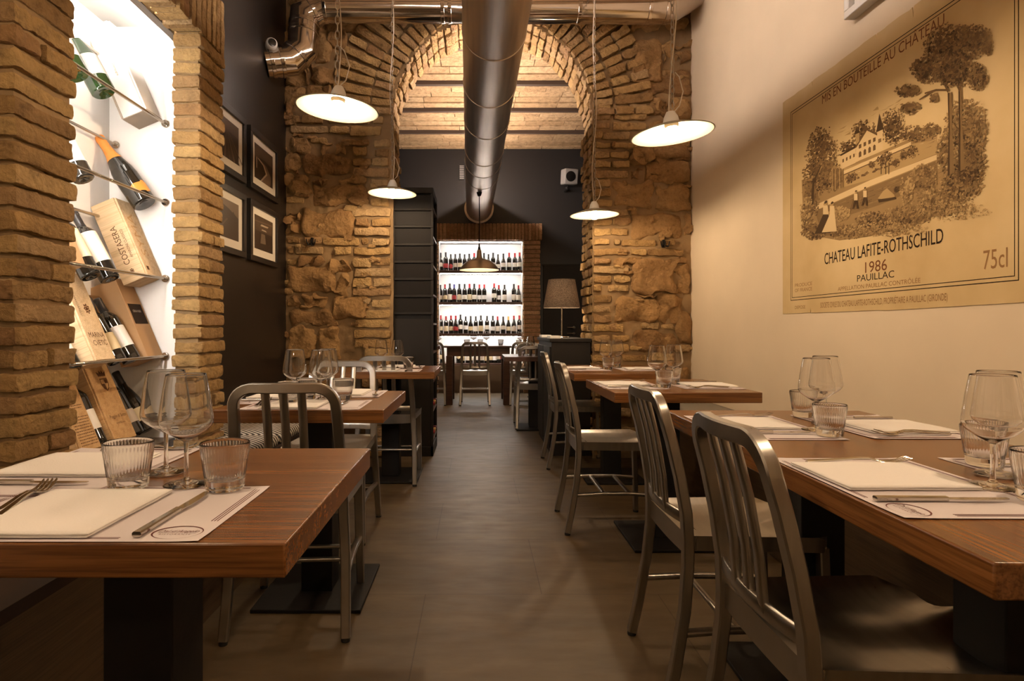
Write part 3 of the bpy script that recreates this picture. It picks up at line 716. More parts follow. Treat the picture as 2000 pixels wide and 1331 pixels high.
# ------------------------------------------------------------------ tall black cabinet, sideboard, table lamp
cb = thing('wine_cabinet', 'tall black cabinet with slanted front panels beside the arch opening', 'cabinet', T(-.517, 5.18))
cx0, cx1, cy0, cy1, ch = -.163, .163, -.24, .235, 2.165
mb = MB(); mb.box(cx0, cx0+.018, cy0, cy1, 0, ch); mb.box(cx0, cx1, cy1-.018, cy1, 0, ch); mb.box(cx0, cx1, cy0, cy1, ch-.045, ch); mb.box(cx0, cx1-.02, cy0+.03, cy0+.045, 0, ch-.05); mb.box(cx0, cx1, cy0, cy1, 0, .08)
mb.box(cx1-.02, cx1, cy0, cy0+.03, 0, ch-.05); mb.box(cx1-.02, cx1, cy1-.03, cy1, 0, ch-.05)
mb.build('carcass', M['black_paint'], cb, bevel=.002)
ys = [408.7, 442, 477, 511, 544.6, 578, 611.5]
zs = [EYE-(q-VY)/242.9 for q in ys]
tops = [ch-.045]+zs
for a, b in zip(tops, tops[1:]):
    mb = MB(); mb.add([(cx0+.018, cy0+.004, a-.02), (cx1-.02, cy0+.004, a-.02), (cx0+.018, cy0+.028, b+.004), (cx1-.02, cy0+.028, b+.004), (cx0+.018, cy0+.03, a-.02), (cx1-.02, cy0+.03, a-.02), (cx0+.018, cy0+.035, b+.004), (cx1-.02, cy0+.035, b+.004)],
        [(0, 1, 3, 2), (4, 6, 7, 5), (0, 4, 5, 1), (2, 3, 7, 6), (0, 2, 6, 4), (1, 5, 7, 3)]); mb.build('slanted_panel', M['black_paint'], cb)
for b in zs: MB().box(cx0+.01, cx1, cy0-.006, cy0+.03, b-.012, b+.006).build('ledge', M['black_paint'], cb, bevel=.002)
MB().box(cx0+.018, cx1-.02, cy0+.004, cy0+.03, .08, zs[-1]-.05).build('lower_panel', M['black_paint'], cb, bevel=.002)
for k in range(9):
    z = .12+k*.235
    MB().box(cx0+.02, cx1-.002, cy0+.045, cy1-.02, z, z+.016).build('side_shelf', M['shelf_wood'], cb)
# wine bottles lying in the open side of the cabinet
def bottle_prof(kind, h=1.0):
    if kind == 'burgundy': p = [(0, .004), (.02, 0), (.037, 0), (.0405, .004), (.041, .02), (.041, .13), (.038, .155), (.028, .19), (.018, .22), (.0148, .25), (.0145, .286), (.0155, .288), (.0155, .297), (.013, .30), (0, .30)]
    elif kind == 'sparkling': p = [(0, .012), (.022, .004), (.04, 0), (.0445, .005), (.045, .02), (.045, .13), (.041, .16), (.030, .20), (.020, .235), (.0165, .262), (.016, .295), (.0175, .30), (.017, .315), (.012, .32), (0, .32)]
    else: p = [(0, .006), (.02, 0), (.034, 0), (.0375, .004), (.038, .02), (.038, .19), (.036, .205), (.028, .218), (.0175, .232), (.015, .245), (.0145, .286), (.0158, .288), (.0158, .298), (.013, .302), (0, .302)]
    return dens([(r, z*h) for r, z in p], .002)
BODY = {}
def make_bottle(X, label, kind, lab, cap, group, lz=(.05, .12), glassm='bottle', n=24, shape=0, capz=.235, wrap=.62):
    key = (kind, glassm)
    if key not in BODY:
        o = MB().lathe(bottle_prof(kind), n).build('wine_bottle', M[glassm], sharp=50); BODY[key] = o.data
        bpy.data.objects.remove(o)
    o = bpy.data.objects.new('wine_bottle', BODY[key]); COL.objects.link(o); o.matrix_world = X
    tag(o, label, 'bottle', group)
    R = {'burgundy': .0415, 'sparkling': .0455, 'bordeaux': .0385}[kind]
    lk = (kind, lz, shape, round(wrap, 2))
    if lk not in BODY:
        mb = MB(); seg = 18; vs = []; fs = []
        for i in range(seg+1):
            a = -PI/2+PI*wrap*(2*i/seg-1)
            for j in range(7):
                z = lz[0]+(lz[1]-lz[0])*j/6; q = 1.0
                if shape == 1: q = math.sqrt(max(.02, 1-(2*j/6-1)**2))
                if shape == 2: q = 1-abs(2*j/6-1)*.98
                if shape == 3 and j > 3: q = math.sqrt(max(.02, 1-((j-3)/3.2)**2))
                aa = -PI/2+PI*wrap*(2*i/seg-1)*q
                vs.append((R*math.cos(aa), R*math.sin(aa), z))
        fs = [(i*7+j, (i+1)*7+j, (i+1)*7+j+1, i*7+j+1) for i in range(seg) for j in range(6)]
        l = mb.add(vs, fs).build('label', LAB[0]); BODY[lk] = l.data; bpy.data.objects.remove(l)
    l = bpy.data.objects.new('paper_label', BODY[lk]); COL.objects.link(l); l.parent = o
    l.material_slots[0].link = 'OBJECT'; l.material_slots[0].material = lab
    ck = ('cap', kind, capz)
    if ck not in BODY:
        pr = bottle_prof(kind); q = [(r+.0008, z) for r, z in pr if z >= capz]
        def rad(z):
            for (r0, z0), (r1, z1) in zip(pr, pr[1:]):
                if z0 <= z <= z1 and z1 > z0: return r0+(r1-r0)*(z-z0)/(z1-z0)
        q = [(rad(capz)+.0008, capz)]+q[:-1]+[(0, q[-1][1]+.001)]
        c = MB().lathe(q, n).build('capsule', CAP['black'], sharp=50); BODY[ck] = c.data; bpy.data.objects.remove(c)
    c = bpy.data.objects.new('capsule', BODY[ck]); COL.objects.link(c); c.parent = o
    c.material_slots[0].link = 'OBJECT'; c.material_slots[0].material = CAP[cap] if cap in CAP else M[cap]
    return o
ORD = ['first', 'second', 'third', 'fourth', 'fifth', 'sixth', 'seventh', 'eighth', 'ninth', 'tenth', 'eleventh', 'twelfth', 'thirteenth', 'fourteenth', 'fifteenth', 'sixteenth', 'seventeenth', 'eighteenth']
k = 0
for z in (.136, .371, .606):
    for y in (-.10, .02, .13):
        make_bottle(T(-.517+.165-.30, 5.18+y, z+.040) @ RY(PI/2), 'bottle lying in the tall cabinet, %s of its three, %s shelf up from the floor' % (ORD[int((y+.1)/.115+.5)], ORD[k//3]), 'bordeaux', LAB[0], ('red', 'gold', 'burgundy')[k % 3], 'bottles lying in the tall cabinet', n=12); k += 1

sb = thing('sideboard', 'black sideboard carrying the fabric table lamp beside the stone pier', 'sideboard', T(.765, 5.47))
MB().box(-.165, .15, -.51, .51, 0, .92).build('carcass', M['black_paint'], sb, bevel=.003)
MB().box(-.18, .155, -.525, .52, .92, .948).build('top', M['black_paint'], sb, bevel=.003)
for y in (-.25, .25): MB().box(-.178, -.163, y-.235, y+.235, .06, .88).build('door', M['black_paint'], sb, bevel=.003)
for y, lab in ((5.10, 'pale block standing in for the lit edge at the front corner of the sideboard'), (5.75, 'pale block standing in for the lit edge at the back corner of the sideboard')):  # pale blocks in place of the light on the sideboard's top edges
    mn = MB().box(-.04, .05, -.10, .10, 0, .022).build('lit_edge_block', M['white_plastic'], bevel=.002); mn.location = (.632, y, .948); tag(mn, lab, 'edge_block')
tl = thing('table_lamp', 'table lamp with a dark fabric drum shade on the black sideboard', 'lamp', T(P(1097, 655, 5.45)[0], 5.45, .948))
MB().lathe([(0, 0), (.075, 0), (.076, .006), (.07, .011), (.012, .014), (0, .014)], 40).build('base', M['steel'], tl)
MB().lathe([(0, .012), (.0075, .012), (.0075, .36), (0, .36)], 16).build('pole', M['steel'], tl)
def shade_mat():
    m, nt, b = mat('grey_brown_linen'); co = coords(nt, (1, 1, 1))
    n = N(nt, 'ShaderNodeTexNoise', Scale=130.0, Detail=3.0); nt.links.new(co, n.inputs['Vector'])
    c = ramp(nt, n.outputs[0], [(.35, (.10, .075, .055)), (.65, (.22, .17, .13))]); nt.links.new(c, b.inputs['Base Color'])
    b.inputs['Roughness'].default_value = .9
    tr = N(nt, 'ShaderNodeBsdfTranslucent'); nt.links.new(c, tr.inputs[0]); ms = N(nt, 'ShaderNodeMixShader'); ms.inputs[0].default_value = .45
    nt.links.new(b.outputs[0], ms.inputs[1]); nt.links.new(tr.outputs[0], ms.inputs[2]); nt.links.new(ms.outputs[0], nt.nodes['Material Output'].inputs[0]); return m
MB().lathe([(.162, .265), (.118, .515), (.116, .515), (.160, .265), (.162, .265)], 48).build('lamp_shade', shade_mat(), tl)
mb = MB()
for a in (0, 2*PI/3, 4*PI/3): mb.tube([(0, 0, .36), (.12*math.cos(a), .12*math.sin(a), .49)], .002, 6)
mb.build('shade_spider', M['steel'], tl)
MB().lathe([(0, .345), (.015, .345), (.028, .375), (.022, .40), (0, .41)], 16).build('bulb', emit('lit_table_bulb', (1, .74, .48), SHADE), tl)

# ------------------------------------------------------------------ alcove shelves and bottles
strip = []
for k, (py, hh) in enumerate(((528, .045), (590, .045), (652, .045), (711, .03))):
    z = EYE-(py-VY)/122.0
    o = MB().box(FX0+.012, FX1-.012, YF+.005, YF+.33, z-hh, z).build('bottle_shelf', M['shelf_wood'], bevel=.003)
    tag(o, 'dark wooden shelf in the lit alcove, %s from the top' % ORD[k], 'shelf', 'alcove bottle shelves')
    strip.append(z)
GL = emit('alcove_strip_glow', COOL, SHELF)
for k, z in enumerate([FZ-.012]+[strip[i]-(.045) for i in range(3)]):
    o = MB().box(FX0+.03, FX1-.03, YF+.02, YF+.045, z-.012, z).build('light_strip', GL); tag(o, 'light strip under the %s of the lit alcove' % ('top' if k == 0 else ORD[k-1]+' shelf'), 'light', 'alcove light strips')
def pxs(lst): return [(840+x/6.05) for x in lst]
rows = [
 ([125, 185, 245, 298, 352, 408, 463, 522, 580, 637, 690, 745, 802, 866, 934, 1002, 1058], 'kkkkkkkrkkkkkkrrr', 'ssssssssssssssss s'),
 ([122, 176, 233, 285, 346, 408, 466, 522, 583, 640, 757, 812, 880, 990, 1045], 'krkbkkrkrrrrkkr', ''),
 ([126, 188, 247, 303, 360, 421, 480, 540, 600, 673, 742, 798, 864, 925, 990, 1055], 'rrrrkkkkkkkrkgrr', ''),
 ([95, 125, 350, 400, 470, 500, 570, 640, 700, 750, 800, 850, 885], 'kkkkkkkrkkkkk', '')]
CN = {'k': 'black', 'r': 'red', 'b': 'blue', 'g': 'gold'}
SN = ['top', 'second', 'third', 'lowest']
for r, (xs, cs, _) in enumerate(rows):
    for k, (px, c) in enumerate(zip(pxs(xs) if r < 3 else [840+x/6.338 for x in xs], cs)):
        yy = YF+rnd.uniform(.15, .20); x = (px-VX)*yy/F
        kd = rnd.choice(('bordeaux', 'bordeaux', 'burgundy')); li = rnd.choice((0, 0, 2, 1, 5, 3) if rnd.random() < .93 else (4,))
        make_bottle(T(x, yy, strip[r]) @ RZ(rnd.uniform(-.3, .3)) @ Matrix.Scale(rnd.uniform(.92, 1.03), 4), '%s capped wine bottle on the %s alcove shelf, %s from the cabinet side' % (CN[c], SN[r], ORD[k]), kd, LAB[li], CN[c], 'bottles on the %s alcove shelf' % SN[r], rnd.choice(((.05, .12), (.04, .13), (.07, .14))), n=20, shape=rnd.choice((0, 0, 0, 0, 3, 2 if k == 2 else 0)))
# wall speaker and vent on the far wall
sp = thing('wall_speaker', 'grey box loudspeaker on a bracket high on the far dark wall', 'speaker', T(P(1112, 346, YF-.22)) @ RZ(.25) @ RX(.12))
MB().box(-.115, .115, -.09, .09, -.12, .12).build('cabinet', M['grey_plastic'], sp, bevel=.02)
MB().lathe([(0, 0), (.075, 0), (.08, .006), (.07, .01), (0, .004)], 28, 0, T(-.015, -.09, .0) @ RX(PI/2)).build('driver', M['black_iron'], sp)
mb = MB(); mb.tube([(0, .05, -.11), (0, .07, -.19), (.02, .20, -.20)], .018, 8); mb.lathe([(0, -.03), (.035, -.02), (.035, .02), (0, .03)], 14, 0, T(0, .06, -.17)); mb.build('bracket', M['black_iron'], sp)
vg = thing('air_vent', 'small louvred vent on the far dark wall beside the duct end', 'vent', T(P(902, 337, YF)))
MB().box(-.05, .05, -.012, 0, -.13, .13).build('frame', M['far_dark'], vg, bevel=.003)
for k in range(8): MB().box(-.035, .035, -.02, -.010, -.105+k*.028, -.09+k*.028).build('louvre', M['grey_plastic'], vg)
# white security camera where the shiny duct meets the dark wall, coat hooks, white panel
p = P(525, 87, 4.40)
sc_ = thing('wall_camera', 'small white round camera on the dark wall above the shiny duct elbow', 'camera', T(XL+.045, 4.40, p.z) @ RZ(.5) @ Matrix.Scale(.8, 4))
mb = MB(); mb.lathe([(0, -.045), (.04, -.04), (.05, -.02), (.05, .03), (.04, .045), (.03, .05), (0, .05)], 28, 0, RX(PI/2)); mb.build('housing', M['white_plastic'], sc_)
MB().lathe([(0, .048), (.036, .048), (.034, .054), (0, .060)], 24, 0, RX(PI/2)).build('lens', M['black_lens'], sc_)
MB().tube([(0, .02, 0), (-.05, .05, 0)], .022, 12).build('mount', M['white_plastic'], sc_)
for px, py, lab in ((609, 472, 'small black coat hook on the stone wall beside the framed pictures'), (1297, 476, 'small black coat hook on the stone pier beside the cream wall')):
    h = MB(); h.box(-.008, .008, -.006, .03, -.03, .03)
    for s in (-1, 0, 1): h.tube([(0, -.004, -.012), (s*.022, -.022, -.028), (s*.032, -.03, -.006), (s*.034, -.03, .014)], .0045, 7)
    o = h.build('coat_hook', M['black_iron']); o.location = P(px, py, YA-.028); tag(o, lab, 'hook')
wp = thing('wall_panel', 'white framed panel mounted high on the cream wall above the poster', 'panel', T(XR-.03, 2.42, 2.68))
MB().box(0, .028, -.30, .30, -.22, .22).build('board', M['white_plastic'], wp)
mb = MB()
for a in ((-.018, 0, -.35, .35, -.26, -.225), (-.018, 0, -.35, .35, .225, .26), (-.018, 0, -.35, -.315, -.225, .225), (-.018, 0, .315, .35, -.225, .225)): mb.box(a[0], .03, *a[2:])
mb.build('frame', M['white_plastic'], wp, bevel=.004)

# ------------------------------------------------------------------ table settings
def spline(pts, n=6):
    out = []
    for q in range(len(pts)-1):
        p0, p1, p2, p3 = pts[max(0, q-1)], pts[q], pts[q+1], pts[min(len(pts)-1, q+2)]
        for m in range(n):
            t = m/n; out.append(tuple(.5*(2*b+(c-a)*t+(2*a-5*b+4*c-d)*t*t+(3*b-a-3*c+d)*t**3) for a, b, c, d in zip(p0, p1, p2, p3)))
    return out+[pts[-1]]
BOWL = [(0, .0781), (.0047, .0781)]+spline([(.0048, .0784), (.0075, .0815), (.024, .0915), (.0395, .1035), (.0460, .1120), (.0472, .1190), (.0462, .130), (.0415, .165), (.0352, .2020)])+spline([(.0346, .2052), (.0342, .2056), (.0338, .2052)], 2)+spline([(.0342, .2020), (.0404, .165), (.0451, .130), (.0461, .1190), (.0449, .1127), (.0388, .1048), (.0235, .0930), (.009, .0858), (.003, .0842)])+[(0, .084)]
def make_wine_glass(X, label, group):
    t = thing('wine_glass', label, 'glass', X, group); G = M['glass']
    MB().lathe(dens([(0, 0), (.038, 0), (.0395, .0015), (.038, .003), (.022, .005), (.009, .009), (.005, .0135), (0, .0135)]), 40).build('foot', G, t, sharp=80)
    MB().lathe(dens([(0, .0136), (.0049, .0136), (.0040, .03), (.0039, .06), (.0046, .078), (0, .078)]), 16).build('stem', G, t, sharp=60)
    MB().lathe(BOWL, 64).build('bowl', G, t, sharp=80)
    return remember(t)
def make_tumbler(X, label, group):
    N_ = 176
    def rib(k, i): return .024*(.5-.5*math.cos(2*PI*i/4))-.012 if 6 <= k <= 8 else 0
    o = MB().lathe([(0, .002), (.028, .0), (.0325, .002), (.0335, .006), (.0345, .022), (.0350, .0255), (.0353, .027), (.0392, .056), (.0426, .082), (.0430, .0855), (.0425, .0882), (.0414, .0886), (.0406, .086), (.0385, .062), (.0340, .028), (.030, .020), (.015, .0175), (0, .017)], N_, 0, None, rib).build('ribbed_tumbler', M['glass'], sharp=60)
    o.matrix_world = X; tag(o, label, 'glass', group); return remember(o)
def make_mat(X, label, group):
    mb = MB(); n = 14
    vs = []
    for i in range(n+1):
        for j in range(9):
            x = -.21+.42*i/n; y = .28*j/8; c = max(0, abs(x)-.16)/.05; d_ = max(0, abs(y-.14)-.10)/.04
            vs.append((x, y, .0004+.0012*c*d_*c))
    mb.add(vs, [(i*9+j, (i+1)*9+j, (i+1)*9+j+1, i*9+j+1) for i in range(n) for j in range(8)])
    o = mb.build('paper_placemat', M['mat_paper']); o.matrix_world = X; tag(o, label, 'placemat', group)
    z = .0009; b = MB()
    for k in range(3):
        q = .010+.0042*k
        b.box(-.21+q, -.21+q+.0013, .062, .262, z-.0003, z); b.box(.21-q-.0013, .21-q, .085, .262, z-.0003, z)
        if k < 2: b.box(-.18, .10, q, q+.0012, z-.0003, z); b.box(-.18, .18, .28-q-.0012, .28-q, z-.0003, z)
    b.build('border_print', M['mat_ink'], o, smooth=False)
    lg = MB(); cx, cy = .166, .036; vs = []; nn = 48
    for i in range(nn):
        a = 2*PI*i/nn; w_ = 1-.055*(1.2+math.sin(a*1.0-.6))
        vs += [(cx+.034*math.cos(a), cy+.027*math.sin(a), z), (cx+.034*w_*math.cos(a), cy+.027*w_*math.sin(a), z)]
    lg.add(vs, [(2*i, 2*i+1, (2*i+3) % (2*nn), (2*i+2) % (2*nn)) for i in range(nn)])
    lg.text('Dal d\u2019Angelo', .0125, T(cx, cy+.004, z), 0, shear=.35, sx=.85); lg.text('RISTORANTE', .0062, T(cx, cy-.009, z), 0, space=1.25)
    lg.box(cx-.026, cx+.026, cy-.0035, cy-.0031, z-.0002, z)
    lg.build('logo_print', M['mat_ink'], o, smooth=False)
    return remember(o)
def make_napkin(X, label, group):
    mb = MB()
    mb.rough((0, 0, .0020), (.200, .228, .0036), .014, .0017, .0003, .0011, nmax=18)
    mb.rough((.0025, -.0015, .0058), (.198, .226, .0036), .014, .0017, .0003, .0011, nmax=18)
    o = mb.build('folded_napkin', M['napkin'], sharp=80); o.matrix_world = X; tag(o, label, 'napkin', group); return remember(o)
def make_fork(X, label, group):
    t = thing('fork', label, 'fork', X, group); C = M['cutlery']
    MB().sweep([(0, 0, .003), (0, .05, .006), (0, .10, .010), (0, .125, .010), (0, .140, .0065)], lambda u: .0052-.0022*min(1, u*1.25), .0016, (0, 0, 1)).build('handle', C, t)
    mb = MB(); mb.sweep([(0, .138, .0067), (0, .148, .004), (0, .158, .0032)], lambda u: .003+.0095*u**.7, .0012, (0, 0, 1))
    for x in (-.0098, -.0033, .0033, .0098):
        mb.sweep([(x, .156, .0032), (x, .175, .0042), (x*1.02, .190, .0075), (x*1.02, .203, .012)], lambda u: .0022-.0011*u, .0011, (0, 0, 1))
    mb.build('tines', C, t); return remember(t)
def make_knife(X, label, group):
    t = thing('table_knife', label, 'knife', X, group); C = M['cutlery']
    MB().sweep([(0, 0, .0042), (0, .06, .0042), (0, .115, .0042)], lambda u: .0062-.001*u, .0038, (0, 0, 1), rnd_=.5).build('handle', C, t)
    pr = [(-.0055, .113), (.0055, .113), (.0085, .135), (.0092, .165), (.0075, .195), (.002, .213), (-.0045, .213), (-.005, .17)]
    mb = MB(); mb.add([(x, y, z) for z in (.0032, .0050) for x, y in pr], [tuple(range(8)), tuple(range(15, 7, -1))]+[(i, (i+1) % 8, (i+1) % 8+8, i+8) for i in range(8)])
    mb.build('blade', C, t, smooth=False); return remember(t)

SRC = {}
def put_item(kind, X, label, group):
    if kind not in SRC:
        SRC[kind] = {'mat': make_mat, 'napkin': make_napkin, 'fork': make_fork, 'knife': make_knife, 'wine': make_wine_glass, 'tumbler': make_tumbler}[kind](X, label, group); return SRC[kind]
    return dup(SRC[kind], X, label, group)
lay = [0]
def setting(x, y, rot, where, forks=2, z=.75, nap=(-.04, .122), fdx=-.17, fy=.07, frot=.13, jit=True):
    """one cover: the guest sits at local -Y"""
    lay[0] = (lay[0]+1) % 3; zz = z+.0003+.0005*lay[0]; R = T(x, y, zz) @ RZ(rot)
    put_item('mat', R, 'grey white paper placemat %s' % where, 'paper placemats')
    j = rnd.uniform(-.03, .03) if jit else 0
    put_item('napkin', R @ T(nap[0], nap[1], .0015) @ RZ(j), 'folded ivory napkin on the placemat %s' % where, 'folded napkins')
    for k in range(forks):
        put_item('fork', R @ T(fdx+.02*k, fy-.012*k, .0015+.002*k) @ RZ(frot+.05*k), '%sfork on the placemat %s' % ('' if forks == 1 else ('outer ', 'inner ')[k], where), 'forks')
    put_item('knife', R @ T(.123, .012, .0015) @ RZ(0), 'table knife on the placemat %s' % where, 'table knives')
LF, L2, L3 = 'front table', 'picture wall table', 'tall cabinet table'
setting(-.575, .803, 0, 'at the near edge of the '+LF, 2, fdx=-.135, fy=.085, frot=.22, jit=False)
setting(-.918, 1.215, R90, 'on the bench side of the '+LF, 1, jit=False, nap=(-.03, .115))
setting(-.617, 2.113, 0, 'at the near edge of the '+L2, 2)
setting(-.918, 2.475, R90, 'on the bench side of the '+L2, 1)
setting(-.610, 2.760, PI, 'at the far edge of the '+L2, 1)
setting(-.585, 3.955, 0, 'at the near edge of the '+L3, 1)
setting(-.60, 4.61, PI, 'at the far edge of the '+L3, 1)
RL, RM, RS = 'long table', 'middle cream wall table', 'sideboard table'
setting(.628, 1.110, R90-.01, 'on the aisle side, near half of the '+RL, 2, fdx=-.165, fy=.055, frot=-.05)
setting(1.272, 1.115, -R90, 'on the wall side, near half of the '+RL, 1)
setting(.655, 1.748, R90-.01, 'on the aisle side, far half of the '+RL, 1)
setting(1.282, 1.760, -R90, 'on the wall side, far half of the '+RL, 2, fdx=-.165, fy=.055, frot=.05)
setting(.606, 3.035, R90, 'on the aisle side of the '+RM, 1)
setting(1.24, 3.035, -R90, 'on the wall side of the '+RM, 2)
setting(.606, 4.25, R90, 'on the aisle side of the '+RS, 1)
setting(1.245, 4.25, -R90, 'on the wall side of the '+RS, 1)
GW, GT = 'stemmed wine glasses on the tables', 'ribbed water tumblers on the tables'
for k, x, y, z, lab in [
    ('wine', -.517, 1.092, .7525, 'stemmed wine glass between the two tumblers on the front table'),
    ('wine', -.600, 1.185, .7525, 'stemmed wine glass behind the other one on the front table'),
    ('tumbler', -.606, 1.068, .7525, 'ribbed tumbler beside the napkin on the front table'),
    ('tumbler', -.435, 1.060, .7525, 'ribbed tumbler nearest the knife on the front table'),
    ('wine', -.704, 2.37, .7525, 'wine glass standing alone nearest the picture wall on the second table'),
    ('wine', -.593, 2.33, .7525, 'wine glass in front of its twin on the second table'),
    ('wine', -.598, 2.45, .7525, 'wine glass behind its twin on the second table'),
    ('tumbler', -.523, 2.40, .7525, 'ribbed tumbler nearest the aisle on the second table'),
    ('tumbler', -.695, 2.26, .7525, 'ribbed tumbler behind the chair back on the second table'),
    ('tumbler', -.667, 2.41, .7525, 'ribbed tumbler under the wine glasses on the second table'),
    ('wine', -.665, 4.26, .7525, 'wine glass nearest the stone wall on the table by the tall cabinet'),
    ('wine', -.550, 4.24, .7525, 'wine glass in front of the tall cabinet on the table beside it'),
    ('tumbler', -.476, 4.25, .7525, 'tumbler on the table by the tall cabinet'),
    ('wine', .925, 1.675, .7525, 'wine glass in front on the far half of the long table'),
    ('wine', 1.02, 1.80, .7525, 'wine glass behind on the far half of the long table'),
    ('tumbler', .912, 1.59, .7525, 'tumbler in front of the wine glass on the far half of the long table'),
    ('tumbler', 1.026, 1.93, .7525, 'tumbler behind the wine glasses on the far half of the long table'),
    ('wine', .902, 1.075, .7525, 'wine glass in front on the near half of the long table'),
    ('wine', .988, 1.165, .7525, 'wine glass behind on the near half of the long table'),
    ('tumbler', 1.028, 1.245, .7525, 'tumbler behind the wine glasses on the near half of the long table'),
    ('tumbler', .905, .985, .7525, 'tumbler cut by the picture edge on the near half of the long table'),
    ('wine', .857, 2.93, .7525, 'wine glass nearer the aisle on the middle table'),
    ('wine', .982, 3.07, .7525, 'wine glass nearer the cream wall on the middle table'),
    ('tumbler', .877, 2.88, .7525, 'tumbler in front on the middle table'),
    ('tumbler', .995, 3.12, .7525, 'tumbler behind on the middle table'),
    ('wine', .890, 4.25, .7525, 'wine glass nearer the aisle on the table before the sideboard'),
    ('wine', .997, 4.37, .7525, 'wine glass nearer the wall on the table before the sideboard'),
    ('tumbler', .885, 4.15, .7525, 'tumbler in front on the table before the sideboard'),
    ('tumbler', 1.005, 4.45, .7525, 'tumbler behind on the table before the sideboard'),
    ('wine', (925-VX)*8.62/F, 8.62, .7956, 'wine glass over the chair back on the dark four legged table'),
    ('wine', (950-VX)*8.55/F, 8.55, .7956, 'wine glass beside the chair back on the dark four legged table'),
    ('tumbler', (912-VX)*8.5/F, 8.5, .7956, 'tumbler on the cabinet side of the dark four legged table'),
    ('tumbler', (938-VX)*8.7/F, 8.7, .7956, 'tumbler behind the wine glasses on the dark four legged table'),
    ('tumbler', (978-VX)*8.5/F, 8.5, .7956, 'tumbler at the sideboard end of the dark four legged table'),
    ('wine', -.56, 8.95, .7806, 'wine glass beside the tall cabinet in the back room'),
    ('tumbler', -.60, 8.85, .7806, 'tumbler beside the tall cabinet in the back room'),
    ('wine', .63, 8.95, .7806, 'wine glass in front of the brick surround in the back room'),
    ('tumbler', .60, 8.82, .7806, 'tumbler in front of the brick surround in the back room'),
    ('wine', .55, 6.35, .7525, 'wine glass on the dark table behind the sideboard'),
    ('tumbler', .45, 6.30, .7506, 'tumbler on the dark table behind the sideboard')]:
    put_item(k, T(x, y, z) @ RZ(rnd.uniform(0, 1)) @ (Matrix.Scale(.958, 4) if k == 'wine' else Matrix.Diagonal((.95, .95, .925, 1))), lab, GW if k == 'wine' else GT)

# ------------------------------------------------------------------ wine niche
ROD = (1.958, 1.602, 1.256, .905, .575); RXX = -1.412
for k, z in enumerate(ROD[:4]):
    o = thing('bottle_rail', 'pair of thin steel rods across the white niche, %s from the top' % ORD[k], 'rail', T(RXX, 2.3, z), 'steel rod pairs in the niche')
    for x, dz in ((0, 0), (-.225, .26)):
        rd_ = MB().tube([(x, -.50, dz), (x, .49, dz)], .0065, 12).build('rod', M['steel'], o)
        MB().tube([(x, .476, dz), (x, .489, dz)], .017, 16).build('socket', M['steel'], rd_, bevel=.003)
        MB().tube([(x, -.50, dz), (x, -.487, dz)], .017, 16).build('socket', M['steel'], rd_, bevel=.003)
MB_ = MB().box(NXB, RXX+.04, NY0, NY1, .50, .535).build('niche_sill', M['bench']); tag(MB_, 'wooden sill at the foot of the white niche', 'shelf')
def lean(a): return V((-math.sin(a), 0, math.cos(a))), V((math.cos(a), 0, math.sin(a)))
def niche_bottle(label, row, y, kind, lab, cap, a=.56, over=.03, gm='bottle', turn=-.35, sc=1.0, **kw):
    over -= .045
    A, n = lean(a); R = .046 if kind == 'sparkling' else .042
    o = V((RXX, y, ROD[row])) - n*(R+.008) - A*over
    return make_bottle(axes(o, (0, 1, 0), -n, A) @ RZ(turn) @ Matrix.Scale(sc, 4), label, kind, lab, cap, None, glassm=gm, n=40, **kw)
